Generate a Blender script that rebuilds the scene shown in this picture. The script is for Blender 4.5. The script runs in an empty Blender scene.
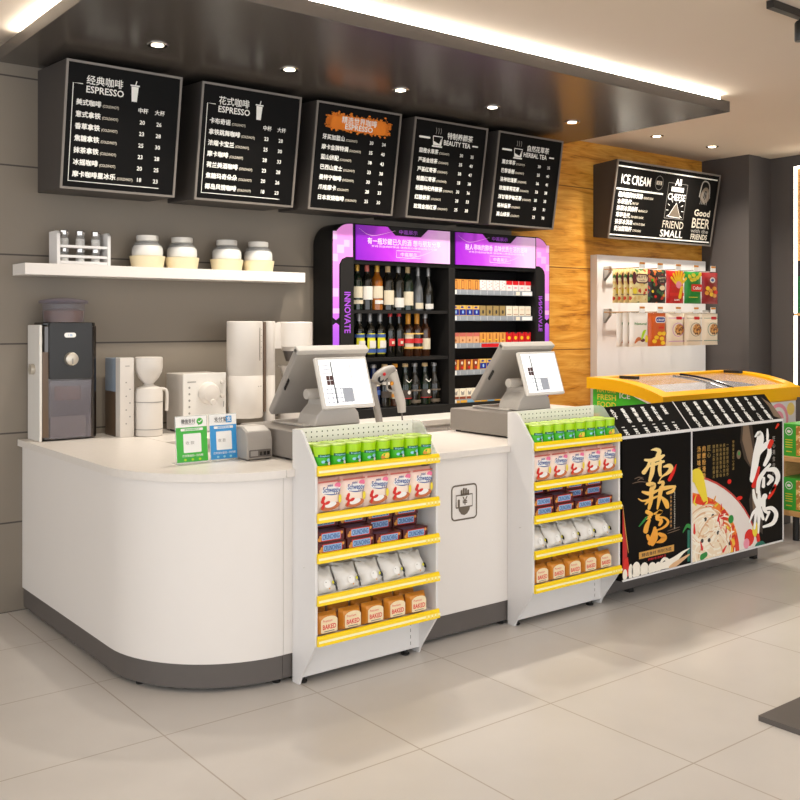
import bpy, math, random
from mathutils import Vector
random.seed(7)
SC = bpy.context.scene
COL = SC.collection
PI = math.pi

# ------------------------------------------------------------------ camera
cam_d = bpy.data.cameras.new('camera')
cam = bpy.data.objects.new('camera', cam_d)
COL.objects.link(cam)
cam.location = (0, 0, 1.45)
cam.rotation_euler = (PI / 2, 0, -(PI / 2 - 0.90404))
cam_d.sensor_width = 36
cam_d.lens = 973.9 / 800 * 36
cam_d.shift_x = -0.0053
cam_d.shift_y = -0.09775
cam_d.clip_end = 60
SC.camera = cam

# ------------------------------------------------------------------ world, big lights, exposure
SC.view_settings.view_transform = 'Standard'
SC.view_settings.look = 'None'
SC.view_settings.gamma = 1
SC.view_settings.use_curve_mapping = False
SC.view_settings.exposure = 0.0
w = bpy.data.worlds.new('world')
SC.world = w
w.use_nodes = True
w.node_tree.nodes['Background'].inputs[0].default_value = (0.93, 0.965, 1.0, 1)
w.node_tree.nodes['Background'].inputs[1].default_value = 2.35


def area_light(name, loc, rot, sx, sy, power, col):
    d = bpy.data.lights.new(name, 'AREA')
    d.shape = 'RECTANGLE'
    d.size, d.size_y, d.energy, d.color = sx, sy, power, col
    o = bpy.data.objects.new(name, d)
    COL.objects.link(o)
    o.location, o.rotation_euler = loc, rot
    return o


WARM = (1.0, 0.96, 0.92)
area_light('ceiling_fill_light', (3.2, 1.5, 2.80), (0, 0, 0), 4.0, 1.2, 20, WARM)  # unseen area lamps added near the ceiling as soft fill
area_light('ceiling_fill_light', (1.2, -0.6, 2.80), (0, 0, 0), 3.5, 1.6, 28, WARM)
area_light('ceiling_fill_light', (6.2, 1.6, 2.80), (0, 0, 0), 2.0, 1.6, 14, WARM)


# ------------------------------------------------------------------ materials
def S(r, g, b):
    f = lambda c: (c / 255 / 12.92) if c / 255 <= 0.04045 else ((c / 255 + 0.055) / 1.055) ** 2.4
    return (f(r), f(g), f(b), 1)


MATS = {}


def mat(name, col, rough=0.5, metal=0.0, emit=0.0, trans=0.0, spec=0.5, vary=0.03, scale=30, coat=0.0, alpha=1.0):
    m = bpy.data.materials.new(name)
    m.use_nodes = True
    nt = m.node_tree
    b = nt.nodes['Principled BSDF']
    if len(col) == 3:
        col = S(*col)
    b.inputs['Base Color'].default_value = col
    b.inputs['Roughness'].default_value = rough
    b.inputs['Metallic'].default_value = metal
    b.inputs['Specular IOR Level'].default_value = spec
    b.inputs['Transmission Weight'].default_value = trans
    b.inputs['Coat Weight'].default_value = coat
    b.inputs['Alpha'].default_value = alpha
    if emit:
        b.inputs['Emission Color'].default_value = col
        b.inputs['Emission Strength'].default_value = emit
    if vary and not trans:
        tc = nt.nodes.new('ShaderNodeTexCoord')
        n = nt.nodes.new('ShaderNodeTexNoise')
        n.inputs['Scale'].default_value = scale
        n.inputs['Detail'].default_value = 3
        mx = nt.nodes.new('ShaderNodeMix')
        mx.data_type = 'RGBA'
        mx.blend_type = 'MULTIPLY'
        mx.inputs[0].default_value = 1.0
        mx.inputs[6].default_value = col
        rp = nt.nodes.new('ShaderNodeMapRange')
        rp.inputs['To Min'].default_value = 1 - vary
        rp.inputs['To Max'].default_value = 1 + vary
        nt.links.new(tc.outputs['Object'], n.inputs['Vector'])
        nt.links.new(n.outputs['Fac'], rp.inputs['Value'])
        nt.links.new(rp.outputs[0], mx.inputs[7])
        nt.links.new(mx.outputs[2], b.inputs['Base Color'])
    MATS[name] = m
    return m


def nd(m):
    return m.node_tree.nodes, m.node_tree.links, m.node_tree.nodes['Principled BSDF']


def mat_floor():
    m = mat('floor_tile', (222, 214, 204), 0.28, vary=0, spec=0.4)
    N, L, b = nd(m)
    tc = N.new('ShaderNodeTexCoord')
    sep = N.new('ShaderNodeSeparateXYZ')
    L.new(tc.outputs['Object'], sep.inputs[0])
    fs = []
    for ax, off in ((0, 2.087), (1, 3.202)):
        a = N.new('ShaderNodeMath'); a.operation = 'SUBTRACT'; a.inputs[1].default_value = off - 0.638 * 20
        d = N.new('ShaderNodeMath'); d.operation = 'DIVIDE'; d.inputs[1].default_value = 0.638
        f = N.new('ShaderNodeMath'); f.operation = 'FRACT'
        s = N.new('ShaderNodeMath'); s.operation = 'SUBTRACT'; s.inputs[1].default_value = 0.5
        ab = N.new('ShaderNodeMath'); ab.operation = 'ABSOLUTE'
        g = N.new('ShaderNodeMath'); g.operation = 'GREATER_THAN'; g.inputs[1].default_value = 0.5 - 0.0042
        L.new(sep.outputs[ax], a.inputs[0]); L.new(a.outputs[0], d.inputs[0]); L.new(d.outputs[0], f.inputs[0])
        L.new(f.outputs[0], s.inputs[0]); L.new(s.outputs[0], ab.inputs[0]); L.new(ab.outputs[0], g.inputs[0])
        fs.append(g)
    mx = N.new('ShaderNodeMath'); mx.operation = 'MAXIMUM'
    L.new(fs[0].outputs[0], mx.inputs[0]); L.new(fs[1].outputs[0], mx.inputs[1])
    no = N.new('ShaderNodeTexNoise'); no.inputs['Scale'].default_value = 2.2; no.inputs['Detail'].default_value = 6
    L.new(tc.outputs['Object'], no.inputs['Vector'])
    cr = N.new('ShaderNodeValToRGB')
    cr.color_ramp.elements[0].position = 0.3; cr.color_ramp.elements[0].color = S(202, 196, 189)
    cr.color_ramp.elements[1].position = 0.7; cr.color_ramp.elements[1].color = S(210, 204, 197)
    L.new(no.outputs['Fac'], cr.inputs[0])
    mix = N.new('ShaderNodeMix'); mix.data_type = 'RGBA'
    mix.inputs[7].default_value = S(172, 160, 146)
    L.new(mx.outputs[0], mix.inputs[0]); L.new(cr.outputs[0], mix.inputs[6])
    L.new(mix.outputs[2], b.inputs['Base Color'])
    return m


def mat_wall():
    m = mat('taupe_wall', (112, 103, 93), 0.6, vary=0)
    N, L, b = nd(m)
    tc = N.new('ShaderNodeTexCoord'); sep = N.new('ShaderNodeSeparateXYZ')
    L.new(tc.outputs['Object'], sep.inputs[0])
    d = N.new('ShaderNodeMath'); d.operation = 'DIVIDE'; d.inputs[1].default_value = 0.4465
    f = N.new('ShaderNodeMath'); f.operation = 'FRACT'
    s = N.new('ShaderNodeMath'); s.operation = 'SUBTRACT'; s.inputs[1].default_value = 0.5
    ab = N.new('ShaderNodeMath'); ab.operation = 'ABSOLUTE'
    g = N.new('ShaderNodeMath'); g.operation = 'GREATER_THAN'; g.inputs[1].default_value = 0.5 - 0.009
    L.new(sep.outputs[2], d.inputs[0]); L.new(d.outputs[0], f.inputs[0]); L.new(f.outputs[0], s.inputs[0])
    L.new(s.outputs[0], ab.inputs[0]); L.new(ab.outputs[0], g.inputs[0])
    mix = N.new('ShaderNodeMix'); mix.data_type = 'RGBA'
    mix.inputs[6].default_value = S(134, 124, 111); mix.inputs[7].default_value = S(70, 63, 57)
    L.new(g.outputs[0], mix.inputs[0]); L.new(mix.outputs[2], b.inputs['Base Color'])
    return m


def mat_wood(name, c0, c1, c2, sc=1.0, rough=0.45):
    m = mat(name, (180, 120, 50), rough, vary=0)
    N, L, b = nd(m)
    tc = N.new('ShaderNodeTexCoord'); mp = N.new('ShaderNodeMapping')
    mp.inputs['Scale'].default_value = (1.1 * sc, 1.1 * sc, 7 * sc)
    L.new(tc.outputs['Object'], mp.inputs[0])
    n1 = N.new('ShaderNodeTexNoise'); n1.inputs['Scale'].default_value = 1.5; n1.inputs['Detail'].default_value = 8
    n1.inputs['Distortion'].default_value = 1.6; n1.inputs['Roughness'].default_value = 0.65
    L.new(mp.outputs[0], n1.inputs['Vector'])
    mp2 = N.new('ShaderNodeMapping'); mp2.inputs['Scale'].default_value = (3 * sc, 3 * sc, 70 * sc)
    L.new(tc.outputs['Object'], mp2.inputs[0])
    n2 = N.new('ShaderNodeTexNoise'); n2.inputs['Scale'].default_value = 1.5; n2.inputs['Detail'].default_value = 4
    n2.inputs['Distortion'].default_value = 0.6
    L.new(mp2.outputs[0], n2.inputs['Vector'])
    ad = N.new('ShaderNodeMath'); ad.operation = 'MULTIPLY_ADD'; ad.inputs[1].default_value = 0.35
    L.new(n2.outputs['Fac'], ad.inputs[0]); L.new(n1.outputs['Fac'], ad.inputs[2])
    cr = N.new('ShaderNodeValToRGB')
    e = cr.color_ramp.elements
    e[0].position = 0.46; e[0].color = S(*c0)
    e[1].position = 0.86; e[1].color = S(*c2)
    k = e.new(0.62); k.color = S(*c1)
    L.new(ad.outputs[0], cr.inputs[0])
    sp = N.new('ShaderNodeSeparateXYZ'); L.new(tc.outputs['Object'], sp.inputs[0])
    q = [N.new('ShaderNodeMath') for _ in range(4)]
    q[0].operation = 'DIVIDE'; q[0].inputs[1].default_value = 0.62 / sc
    q[1].operation = 'FRACT'
    q[2].operation = 'SUBTRACT'; q[2].inputs[1].default_value = 0.5
    q[3].operation = 'ABSOLUTE'
    L.new(sp.outputs[2], q[0].inputs[0])
    for a_, b_ in zip(q[:-1], q[1:]):
        L.new(a_.outputs[0], b_.inputs[0])
    gt = N.new('ShaderNodeMath'); gt.operation = 'GREATER_THAN'; gt.inputs[1].default_value = 0.494
    L.new(q[3].outputs[0], gt.inputs[0])
    mixj = N.new('ShaderNodeMix'); mixj.data_type = 'RGBA'; mixj.inputs[7].default_value = S(*[v * 0.85 for v in c0])
    L.new(gt.outputs[0], mixj.inputs[0]); L.new(cr.outputs[0], mixj.inputs[6])
    L.new(mixj.outputs[2], b.inputs['Base Color'])
    return m


def mat_ramp(name, stops, axis, lo, hi, emit=0, rough=0.4, noise=0.0, nscale=3):
    """printed colour gradient running along one object axis"""
    m = mat(name, (128, 128, 128), rough, vary=0)
    N, L, b = nd(m)
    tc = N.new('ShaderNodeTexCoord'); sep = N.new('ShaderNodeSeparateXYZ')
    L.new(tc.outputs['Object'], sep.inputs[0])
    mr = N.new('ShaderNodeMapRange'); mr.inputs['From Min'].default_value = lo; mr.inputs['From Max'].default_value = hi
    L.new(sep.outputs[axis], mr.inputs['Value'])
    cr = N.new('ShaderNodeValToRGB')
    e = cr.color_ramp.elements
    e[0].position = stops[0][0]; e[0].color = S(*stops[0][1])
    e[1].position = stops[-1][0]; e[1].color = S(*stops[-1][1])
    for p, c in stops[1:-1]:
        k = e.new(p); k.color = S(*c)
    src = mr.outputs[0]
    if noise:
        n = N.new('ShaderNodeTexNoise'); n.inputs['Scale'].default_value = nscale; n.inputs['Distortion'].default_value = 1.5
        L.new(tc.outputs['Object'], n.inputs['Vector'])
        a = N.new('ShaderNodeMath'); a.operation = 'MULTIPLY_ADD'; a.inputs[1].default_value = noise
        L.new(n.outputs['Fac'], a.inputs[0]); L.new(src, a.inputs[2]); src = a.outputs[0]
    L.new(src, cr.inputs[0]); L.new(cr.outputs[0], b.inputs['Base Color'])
    if emit:
        L.new(cr.outputs[0], b.inputs['Emission Color']); b.inputs['Emission Strength'].default_value = emit
    return m


def mat_print(name, cols, scale=60, rough=0.35):
    """busy printed packaging: voronoi cells in a few ink colours"""
    m = mat(name, (128, 128, 128), rough, vary=0)
    N, L, b = nd(m)
    tc = N.new('ShaderNodeTexCoord'); v = N.new('ShaderNodeTexVoronoi'); v.inputs['Scale'].default_value = scale
    L.new(tc.outputs['Object'], v.inputs['Vector'])
    sep = N.new('ShaderNodeSeparateColor'); L.new(v.outputs['Color'], sep.inputs[0])
    cr = N.new('ShaderNodeValToRGB'); cr.color_ramp.interpolation = 'CONSTANT'
    e = cr.color_ramp.elements
    e[0].position = 0; e[0].color = S(*cols[0][1])
    e[1].position = cols[1][0]; e[1].color = S(*cols[1][1])
    for p, c in cols[2:]:
        k = e.new(p); k.color = S(*c)
    L.new(sep.outputs[0], cr.inputs[0]); L.new(cr.outputs[0], b.inputs['Base Color'])
    return m


mat_floor(); mat_wall()
mat_wood('orange_wood', (140, 80, 16), (206, 138, 40), (232, 174, 78))
mat_wood('tan_wood', (170, 120, 70), (205, 155, 95), (220, 175, 115), 2.0)
mat('ceiling_paint', (222, 206, 188), 0.8, vary=0.015, scale=3)
mat('soffit_gloss', (84, 78, 73), 0.26, spec=1.0, vary=0.02, scale=2)
mat('dark_wall', (78, 72, 70), 0.55, vary=0.03, scale=4)
mat('white_laminate', (231, 225, 219), 0.45, vary=0.01, scale=8)
mat('white_top', (226, 219, 211), 0.35, vary=0.05, scale=45)
mat('white_metal', (229, 226, 224), 0.42, vary=0.01)
mat('cream_metal', (244, 238, 232), 0.45, vary=0.01)
mat('plinth_grey', (92, 86, 82), 0.45, vary=0.03)
mat('rubber_black', (28, 26, 25), 0.6)
mat('board_frame', (128, 120, 112), 0.4, metal=0.3)
mat('board_case', (66, 61, 58), 0.5)
mat('board_black', (12, 11, 10), 0.5, spec=0.12, vary=0.2, scale=6)
mat('ink_white', (246, 244, 238), 0.6, vary=0)
mat('ink_cream', (214, 205, 188), 0.6, vary=0)
mat('ink_grey', (150, 146, 140), 0.6, vary=0)
mat('ink_dark', (60, 52, 46), 0.6, vary=0)
mat('brown_ink', (106, 94, 80), 0.6, vary=0)
mat('orange_paint', (236, 128, 12), 0.6, vary=0.1)
mat('led_warm', (255, 246, 226), 0.5, emit=9.0, vary=0)
mat('led_cove', (255, 250, 240), 0.5, emit=32.0, vary=0)
mat('lamp_glow', (255, 240, 215), 0.5, emit=12.0, vary=0)
mat('chrome', (215, 212, 208), 0.15, metal=1.0, vary=0)
mat('dark_chrome', (92, 88, 86), 0.18, metal=1.0, vary=0)
mat('steel', (190, 186, 180), 0.3, metal=1.0, vary=0.03)
mat('champagne', (206, 198, 184), 0.35, metal=0.7, vary=0.02)
mat('pearl', (216, 209, 201), 0.32, vary=0.01)
mat('pos_grey', (158, 152, 145), 0.45, vary=0.02)
mat('pos_light', (196, 190, 182), 0.4, vary=0.02)
mat('drawer_grey', (140, 133, 126), 0.5, vary=0.03)
mat('bezel_white', (226, 222, 215), 0.35, vary=0.01)
mat('screen_white', (252, 252, 252), 0.3, emit=0.5, vary=0)
mat('screen_line', (70, 74, 84), 0.4, vary=0)
mat('screen_pale', (168, 172, 182), 0.4, emit=0.2, vary=0)
mat('screen_maroon', (84, 48, 46), 0.4, vary=0)
mat('black_plastic', (30, 28, 27), 0.35, vary=0.04)
mat('black_gloss', (22, 20, 19), 0.18, vary=0)
mat('cab_black', (18, 17, 17), 0.45, spec=0.25, vary=0.05)
mat('cab_grey', (30, 28, 27), 0.5, spec=0.25, vary=0.04)
mat('brown_plastic', (98, 78, 60), 0.35, vary=0.03)
mat('blue_tank', (150, 166, 184), 0.2, vary=0.02)
mat('clear_glass', (235, 238, 238), 0.04, alpha=0.22, vary=0)
mat('acrylic', (236, 242, 236), 0.12, alpha=0.32, vary=0)
mat('smoke_glass', (150, 144, 152), 0.06, alpha=0.3, vary=0)
mat('smoke_lid', (112, 104, 116), 0.1, alpha=0.62, vary=0)
mat('freezer_glass', (232, 230, 234), 0.06, alpha=0.2, spec=0.35, vary=0)
mat('coffee_beans', (96, 58, 34), 0.45, vary=0.9, scale=90)
mat('coffee_ground', (110, 98, 92), 0.7, vary=0.2, scale=120)
mat('powder_white', (238, 234, 228), 0.8, vary=0.04, scale=80)
mat('cream_cup', (238, 222, 184), 0.5, vary=0.02)
mat('price_yellow', (255, 218, 6), 0.28, vary=0.02)
mat('price_pale', (255, 246, 196), 0.35, vary=0)
mat('price_mid', (250, 226, 120), 0.35, vary=0)
mat('lime', (172, 222, 10), 0.3, vary=0.04)
mat('leaf_green', (70, 190, 40), 0.3, vary=0.06)
mat('lid_lime', (186, 216, 90), 0.25, vary=0)
mat('deep_green', (16, 104, 50), 0.35, vary=0.02)
mat('sky_print', (150, 214, 232), 0.35, vary=0)
mat('lemon', (238, 214, 60), 0.35, vary=0.04)
mat_ramp('pink_pack', [(0, (214, 168, 186)), (0.1, (240, 214, 200)), (0.5, (250, 232, 214)), (0.85, (248, 222, 210)), (1, (238, 186, 172))], 2, 0, 0.138, noise=0.1, nscale=25)
mat('logo_blue', (48, 82, 152), 0.4, vary=0)
mat('hot_pink', (238, 120, 156), 0.4, vary=0)
mat('berry_red', (214, 40, 28), 0.35, vary=0.05)
mat('biscuit', (196, 112, 66), 0.5, vary=0.2, scale=90)
mat('maroon_pack', (84, 26, 24), 0.32, vary=0.1)
mat('choc_blue', (152, 188, 222), 0.35, vary=0)
mat('nut', (224, 152, 62), 0.45, vary=0.15)
mat('foil_white', (232, 228, 222), 0.3, vary=0.05, scale=40)
mat('foil_shadow', (206, 202, 196), 0.3, vary=0.05)
mat('bread_orange', (216, 140, 46), 0.32, vary=0.15, scale=40)
mat('bread_label', (244, 224, 184), 0.4, vary=0.02)
mat('red_ink', (222, 40, 52), 0.4, vary=0)
mat('sign_green', (58, 178, 52), 0.4, vary=0.01)
mat('sign_blue', (52, 150, 214), 0.4, vary=0.01)
mat('paper_white', (244, 242, 238), 0.55, vary=0.01)
mat('poster_black', (14, 11, 10), 0.5, spec=0.12, vary=0.1, scale=5)
mat_ramp('gold_brush', [(0, (236, 150, 36)), (0.45, (244, 184, 76)), (1, (250, 222, 150))], 2, 0.3, 0.82, noise=0.2, nscale=20)
mat('gold_dark', (214, 160, 78), 0.4, vary=0.05)
mat('gold_dim', (150, 124, 66), 0.5, vary=0.1)
mat('smoke_tan', (126, 104, 84), 0.5, vary=0.15, scale=8)
mat('smoke_dark', (58, 45, 37), 0.5, vary=0.15, scale=8)
mat('plate', (234, 224, 216), 0.35, vary=0.03)
mat('plate_rim', (190, 60, 50), 0.4, vary=0)
mat('noodle', (246, 226, 196), 0.4, vary=0.06, scale=50)
mat('noodle_light', (253, 243, 224), 0.4, vary=0.03)
mat('noodle_dark', (226, 182, 138), 0.4, vary=0.06)
mat_print('vegetables', [(0, (226, 60, 30)), (0.35, (240, 130, 40)), (0.6, (244, 190, 60)), (0.8, (210, 50, 34))], 28)
mat('chili', (220, 36, 26), 0.3, vary=0.05)
mat('chili_green', (40, 140, 60), 0.35, vary=0.05)
mat('garlic', (246, 238, 222), 0.5, vary=0.05)
mat('teal_ink', (24, 110, 92), 0.4, vary=0.05)
mat('freezer_yellow', (246, 178, 8), 0.32, vary=0.02, spec=0.4)
mat('freezer_white', (232, 228, 226), 0.4, vary=0.02)
mat('freezer_inside', (226, 222, 226), 0.4, vary=0.02)
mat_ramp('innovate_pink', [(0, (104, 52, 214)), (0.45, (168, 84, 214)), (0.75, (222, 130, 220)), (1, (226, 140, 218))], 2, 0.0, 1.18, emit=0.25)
mat('innovate_pale', (232, 176, 228), 0.4, emit=0.15, vary=0)
mat_ramp('header_purple', [(0.1, (120, 12, 176)), (0.45, (170, 40, 200)), (0.8, (206, 110, 214)), (1, (224, 176, 226))], 0, -0.76, 0.0, emit=0.2, noise=0.25, nscale=4)
mat_ramp('header_purple_far', [(0.1, (140, 16, 186)), (0.45, (176, 60, 206)), (0.8, (206, 130, 218)), (1, (228, 186, 228))], 0, 0.03, 0.78, emit=0.2, noise=0.25, nscale=4)
mat('ink_purple', (150, 70, 190), 0.4, emit=0.35, vary=0)
mat('ink_lilac', (244, 214, 246), 0.4, emit=0.25, vary=0)
mat('pusher_grey', (150, 156, 164), 0.3, vary=0.05)
mat('tag_white', (248, 248, 246), 0.4, vary=0)
for nme, c in dict(cig_orange=(222, 154, 74), cig_brown=(160, 92, 40), cig_white=(238, 230, 226), cig_pink=(226, 150, 160), cig_red=(206, 24, 34),
                   cig_blue=(24, 40, 140), cig_gold=(222, 180, 92), cig_khaki=(158, 134, 84), cig_cream=(234, 224, 204), cig_tan=(222, 168, 122),
                   cig_rust=(140, 62, 34), cig_navy=(30, 30, 60), cig_yellow=(244, 200, 40), tag_orange=(240, 180, 60), tag_blue=(130, 180, 214)).items():
    mat(nme, c, 0.35, vary=0.05)
mat('bottle_dark', (24, 22, 16), 0.08, spec=0.7, vary=0)
mat('bottle_green', (16, 30, 18), 0.08, spec=0.7, vary=0)
mat('bottle_amber', (150, 84, 18), 0.08, spec=0.7, vary=0)
mat('bottle_brown', (64, 34, 16), 0.08, spec=0.7, vary=0)
mat('bottle_grey', (82, 84, 86), 0.12, spec=0.7, vary=0)
mat('bottle_blue', (22, 34, 84), 0.1, spec=0.7, vary=0)
mat('cap_gold', (212, 164, 68), 0.35, metal=0.4, vary=0)
mat('cap_rose', (200, 104, 92), 0.4, vary=0)
mat('cap_red', (214, 44, 48), 0.4, vary=0)
mat('cap_silver', (150, 148, 146), 0.35, metal=0.6, vary=0)
mat('cap_orange', (222, 150, 40), 0.4, vary=0)
mat('cork', (206, 176, 128), 0.6, vary=0.1)
mat('label_paper', (208, 196, 172), 0.6, vary=0.04)
mat('label_white', (216, 211, 204), 0.6, vary=0.02)
mat('label_yellow', (222, 216, 40), 0.5, vary=0.05)
mat('label_blue', (52, 84, 150), 0.5, vary=0)
mat('label_red', (190, 34, 36), 0.5, vary=0)
mat_print('bag_cream', [(0, (234, 214, 150)), (0.55, (228, 196, 120)), (0.68, (70, 120, 60)), (0.76, (200, 70, 40)), (0.86, (240, 226, 170))], 42)
mat_print('bag_black', [(0, (34, 28, 24)), (0.55, (50, 36, 26)), (0.68, (210, 120, 50)), (0.78, (60, 110, 60)), (0.88, (190, 60, 40))], 42)
mat_print('bag_red', [(0, (200, 30, 24)), (0.3, (226, 60, 30)), (0.55, (244, 196, 50)), (0.8, (214, 40, 30))], 12)
mat('bag_red_base', (196, 30, 26), 0.3, vary=0.1)
mat('bag_green', (34, 132, 48), 0.3, vary=0.1)
mat_print('bag_chips', [(0, (244, 206, 50)), (0.5, (226, 180, 40)), (0.75, (60, 140, 50))], 26)
mat_print('bag_wine', [(0, (150, 26, 30)), (0.45, (176, 40, 30)), (0.6, (236, 180, 60)), (0.8, (214, 90, 40))], 26)
mat('bag_wine_base', (142, 24, 30), 0.3, vary=0.1)
mat('bag_white', (240, 234, 226), 0.35, vary=0.03)
mat_print('bag_orange', [(0, (222, 100, 30)), (0.4, (240, 160, 50)), (0.7, (200, 70, 30)), (0.85, (244, 190, 80))], 24)
mat('bag_orange_base', (206, 92, 30), 0.3, vary=0.1)
mat('bag_ivory', (238, 222, 198), 0.4, vary=0.03)
mat('purple_line', (190, 90, 200), 0.4, vary=0)
mat_print('cookie', [(0, (196, 130, 66)), (0.5, (222, 176, 110)), (0.75, (96, 56, 34))], 70)
mat('plum', (104, 44, 50), 0.4, vary=0)
mat('box_green', (60, 172, 54), 0.4, vary=0.02)
mat_print('pasta_print', [(0, (226, 176, 84)), (0.45, (242, 208, 130)), (0.75, (190, 130, 60))], 40)
mat('swirl_pink', (238, 150, 170), 0.4, vary=0.05)
mat('swirl_yellow', (246, 216, 120), 0.4, vary=0.05)


# ------------------------------------------------------------------ mesh building
class Frame:
    def __init__(s, O, u, v):
        s.O, s.u, s.v = Vector(O), Vector(u).normalized(), Vector(v).normalized()
        s.n = s.u.cross(s.v)

    def __call__(s, a, b, c=0.0):
        return s.O + s.u * a + s.v * b + s.n * c


class CylFrame:
    """wraps flat artwork round the front of a bottle or tub; a = arc length from the front, b = height"""
    def __init__(s, x, y, z, r):
        s.x, s.y, s.z, s.r = x, y, z, r

    def __call__(s, a, b, c=0.0):
        t = a / s.r
        return Vector((s.x + (s.r + c) * math.sin(t), s.y - (s.r + c) * math.cos(t), s.z + b))


GLY = {}


def glyphs(s, bold):
    k = (s, bold)
    if k not in GLY:
        c = bpy.data.curves.new('lettering', 'FONT')
        c.body = s
        c.resolution_u = 2
        c.offset = bold
        o = bpy.data.objects.new('lettering', c)
        COL.objects.link(o)
        dg = bpy.context.evaluated_depsgraph_get()
        e = o.evaluated_get(dg)
        m = e.to_mesh()
        vs = [(v.co.x, v.co.y) for v in m.vertices]
        fs = [tuple(p.vertices) for p in m.polygons]
        e.to_mesh_clear()
        bpy.data.objects.remove(o)
        bpy.data.curves.remove(c)
        GLY[k] = (vs, fs, max([v[0] for v in vs] or [0]))
    return GLY[k]


def catmull(pts, n=5):
    if len(pts) < 3:
        return pts
    out = []
    P = [pts[0]] + list(pts) + [pts[-1]]
    for i in range(1, len(P) - 2):
        for k in range(n):
            t = k / n
            out.append(tuple(0.5 * (2 * b + (c - a) * t + (2 * a - 5 * b + 4 * c - d) * t * t + (3 * b - a - 3 * c + d) * t ** 3)
                             for a, b, c, d in zip(P[i - 1], P[i], P[i + 1], P[i + 2])))
    out.append(tuple(pts[-1]))
    return out


class MB:
    def __init__(s):
        s.v, s.f, s.m, s.sm, s.mats = [], [], [], [], []

    def mi(s, m):
        if m not in s.mats:
            s.mats.append(m)
        return s.mats.index(m)

    def add(s, vs, fs, m, smooth=False):
        b = len(s.v)
        s.v += [Vector(q) for q in vs]
        k = s.mi(m)
        for f in fs:
            s.f.append(tuple(i + b for i in f))
            s.m.append(k)
            s.sm.append(smooth)
        return s

    def box(s, x0, x1, y0, y1, z0, z1, m):
        vs = [(x, y, z) for z in (z0, z1) for y in (y0, y1) for x in (x0, x1)]
        return s.add(vs, [(0, 2, 3, 1), (4, 5, 7, 6), (0, 1, 5, 4), (2, 6, 7, 3), (0, 4, 6, 2), (1, 3, 7, 5)], m)

    def fbox(s, fr, a0, a1, b0, b1, c0, c1, m):
        vs = [fr(a, b, c) for c in (c0, c1) for b in (b0, b1) for a in (a0, a1)]
        return s.add(vs, [(0, 2, 3, 1), (4, 5, 7, 6), (0, 1, 5, 4), (2, 6, 7, 3), (0, 4, 6, 2), (1, 3, 7, 5)], m)

    def prism(s, pts, axis, t0, t1, m, smooth=False):
        """pts: 2D outline in the other two axes (kept in xyz order)"""
        def P(p, t):
            q = list(p); q.insert(axis, t); return tuple(q)
        n = len(pts)
        vs = [P(p, t0) for p in pts] + [P(p, t1) for p in pts]
        fs = [tuple(range(n))[::-1], tuple(range(n, 2 * n))]
        ar = sum(pts[i][0] * pts[(i + 1) % n][1] - pts[(i + 1) % n][0] * pts[i][1] for i in range(n))
        flip = (ar < 0) ^ (axis == 1)
        sides = [(i, (i + 1) % n, n + (i + 1) % n, n + i) for i in range(n)]
        if flip:
            fs = [f[::-1] for f in fs]; sides = [f[::-1] for f in sides]
        s.add(vs, fs, m)
        b = len(s.v) - len(vs)
        k = s.mi(m)
        for f in sides:
            s.f.append(tuple(i + b for i in f)); s.m.append(k); s.sm.append(smooth)
        return s

    def lathe(s, prof, c, m, n=24, axis=2, sx=1, sy=1, close=True):
        """prof: list of (r, h) or (r, h, material) upwards"""
        rings = []
        b0 = len(s.v)
        for p in prof:
            for i in range(n):
                t = 2 * PI * i / n
                q = [p[0] * math.cos(t) * sx, p[0] * math.sin(t) * sy, p[1]]
                if axis == 1:      # pointing to -Y
                    q = [q[0], -q[2], q[1]]
                elif axis == 0:
                    q = [q[2], q[0], q[1]]
                s.v.append(Vector((q[0] + c[0], q[1] + c[1], q[2] + c[2])))
        for j in range(len(prof) - 1):
            mm = prof[j][2] if len(prof[j]) > 2 else m
            k = s.mi(mm)
            for i in range(n):
                a, d = b0 + j * n + i, b0 + j * n + (i + 1) % n
                s.f.append((a, d, d + n, a + n)); s.m.append(k); s.sm.append(True)
        if close:
            s.f.append(tuple(b0 + i for i in range(n))[::-1]); s.m.append(s.mi(prof[0][2] if len(prof[0]) > 2 else m)); s.sm.append(False)
            e = b0 + (len(prof) - 1) * n
            pm = prof[-1] if len(prof[-1]) > 2 else prof[-2]
            s.f.append(tuple(e + i for i in range(n))); s.m.append(s.mi(pm[2] if len(pm) > 2 else m)); s.sm.append(False)
        return s

    def tube(s, pts, rad, m, n=10, sm=True, flat=1.0, sub=4):
        rad = rad if isinstance(rad, (list, tuple)) else [rad] * len(pts)
        q = catmull([tuple(p) + (r,) for p, r in zip(pts, rad)], sub) if sm else [tuple(p) + (r,) for p, r in zip(pts, rad)]
        P = [Vector(a[:3]) for a in q]
        b0 = len(s.v)
        up = None
        for i, p in enumerate(P):
            t = (P[min(i + 1, len(P) - 1)] - P[max(i - 1, 0)]).normalized()
            if up is None:
                up = t.cross(Vector((0, 0, 1)) if abs(t.z) < 0.9 else Vector((0, 1, 0))).normalized()
            up = (up - t * up.dot(t)).normalized()
            w_ = t.cross(up)
            for k in range(n):
                a = 2 * PI * k / n
                s.v.append(p + (up * math.cos(a) + w_ * math.sin(a) * flat) * q[i][3])
        mk = s.mi(m)
        for i in range(len(P) - 1):
            for k in range(n):
                a, d = b0 + i * n + k, b0 + i * n + (k + 1) % n
                s.f.append((a, d, d + n, a + n)); s.m.append(mk); s.sm.append(True)
        s.f.append(tuple(b0 + k for k in range(n))[::-1]); s.m.append(mk); s.sm.append(False)
        e = b0 + (len(P) - 1) * n
        s.f.append(tuple(e + k for k in range(n))); s.m.append(mk); s.sm.append(False)
        return s

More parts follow.
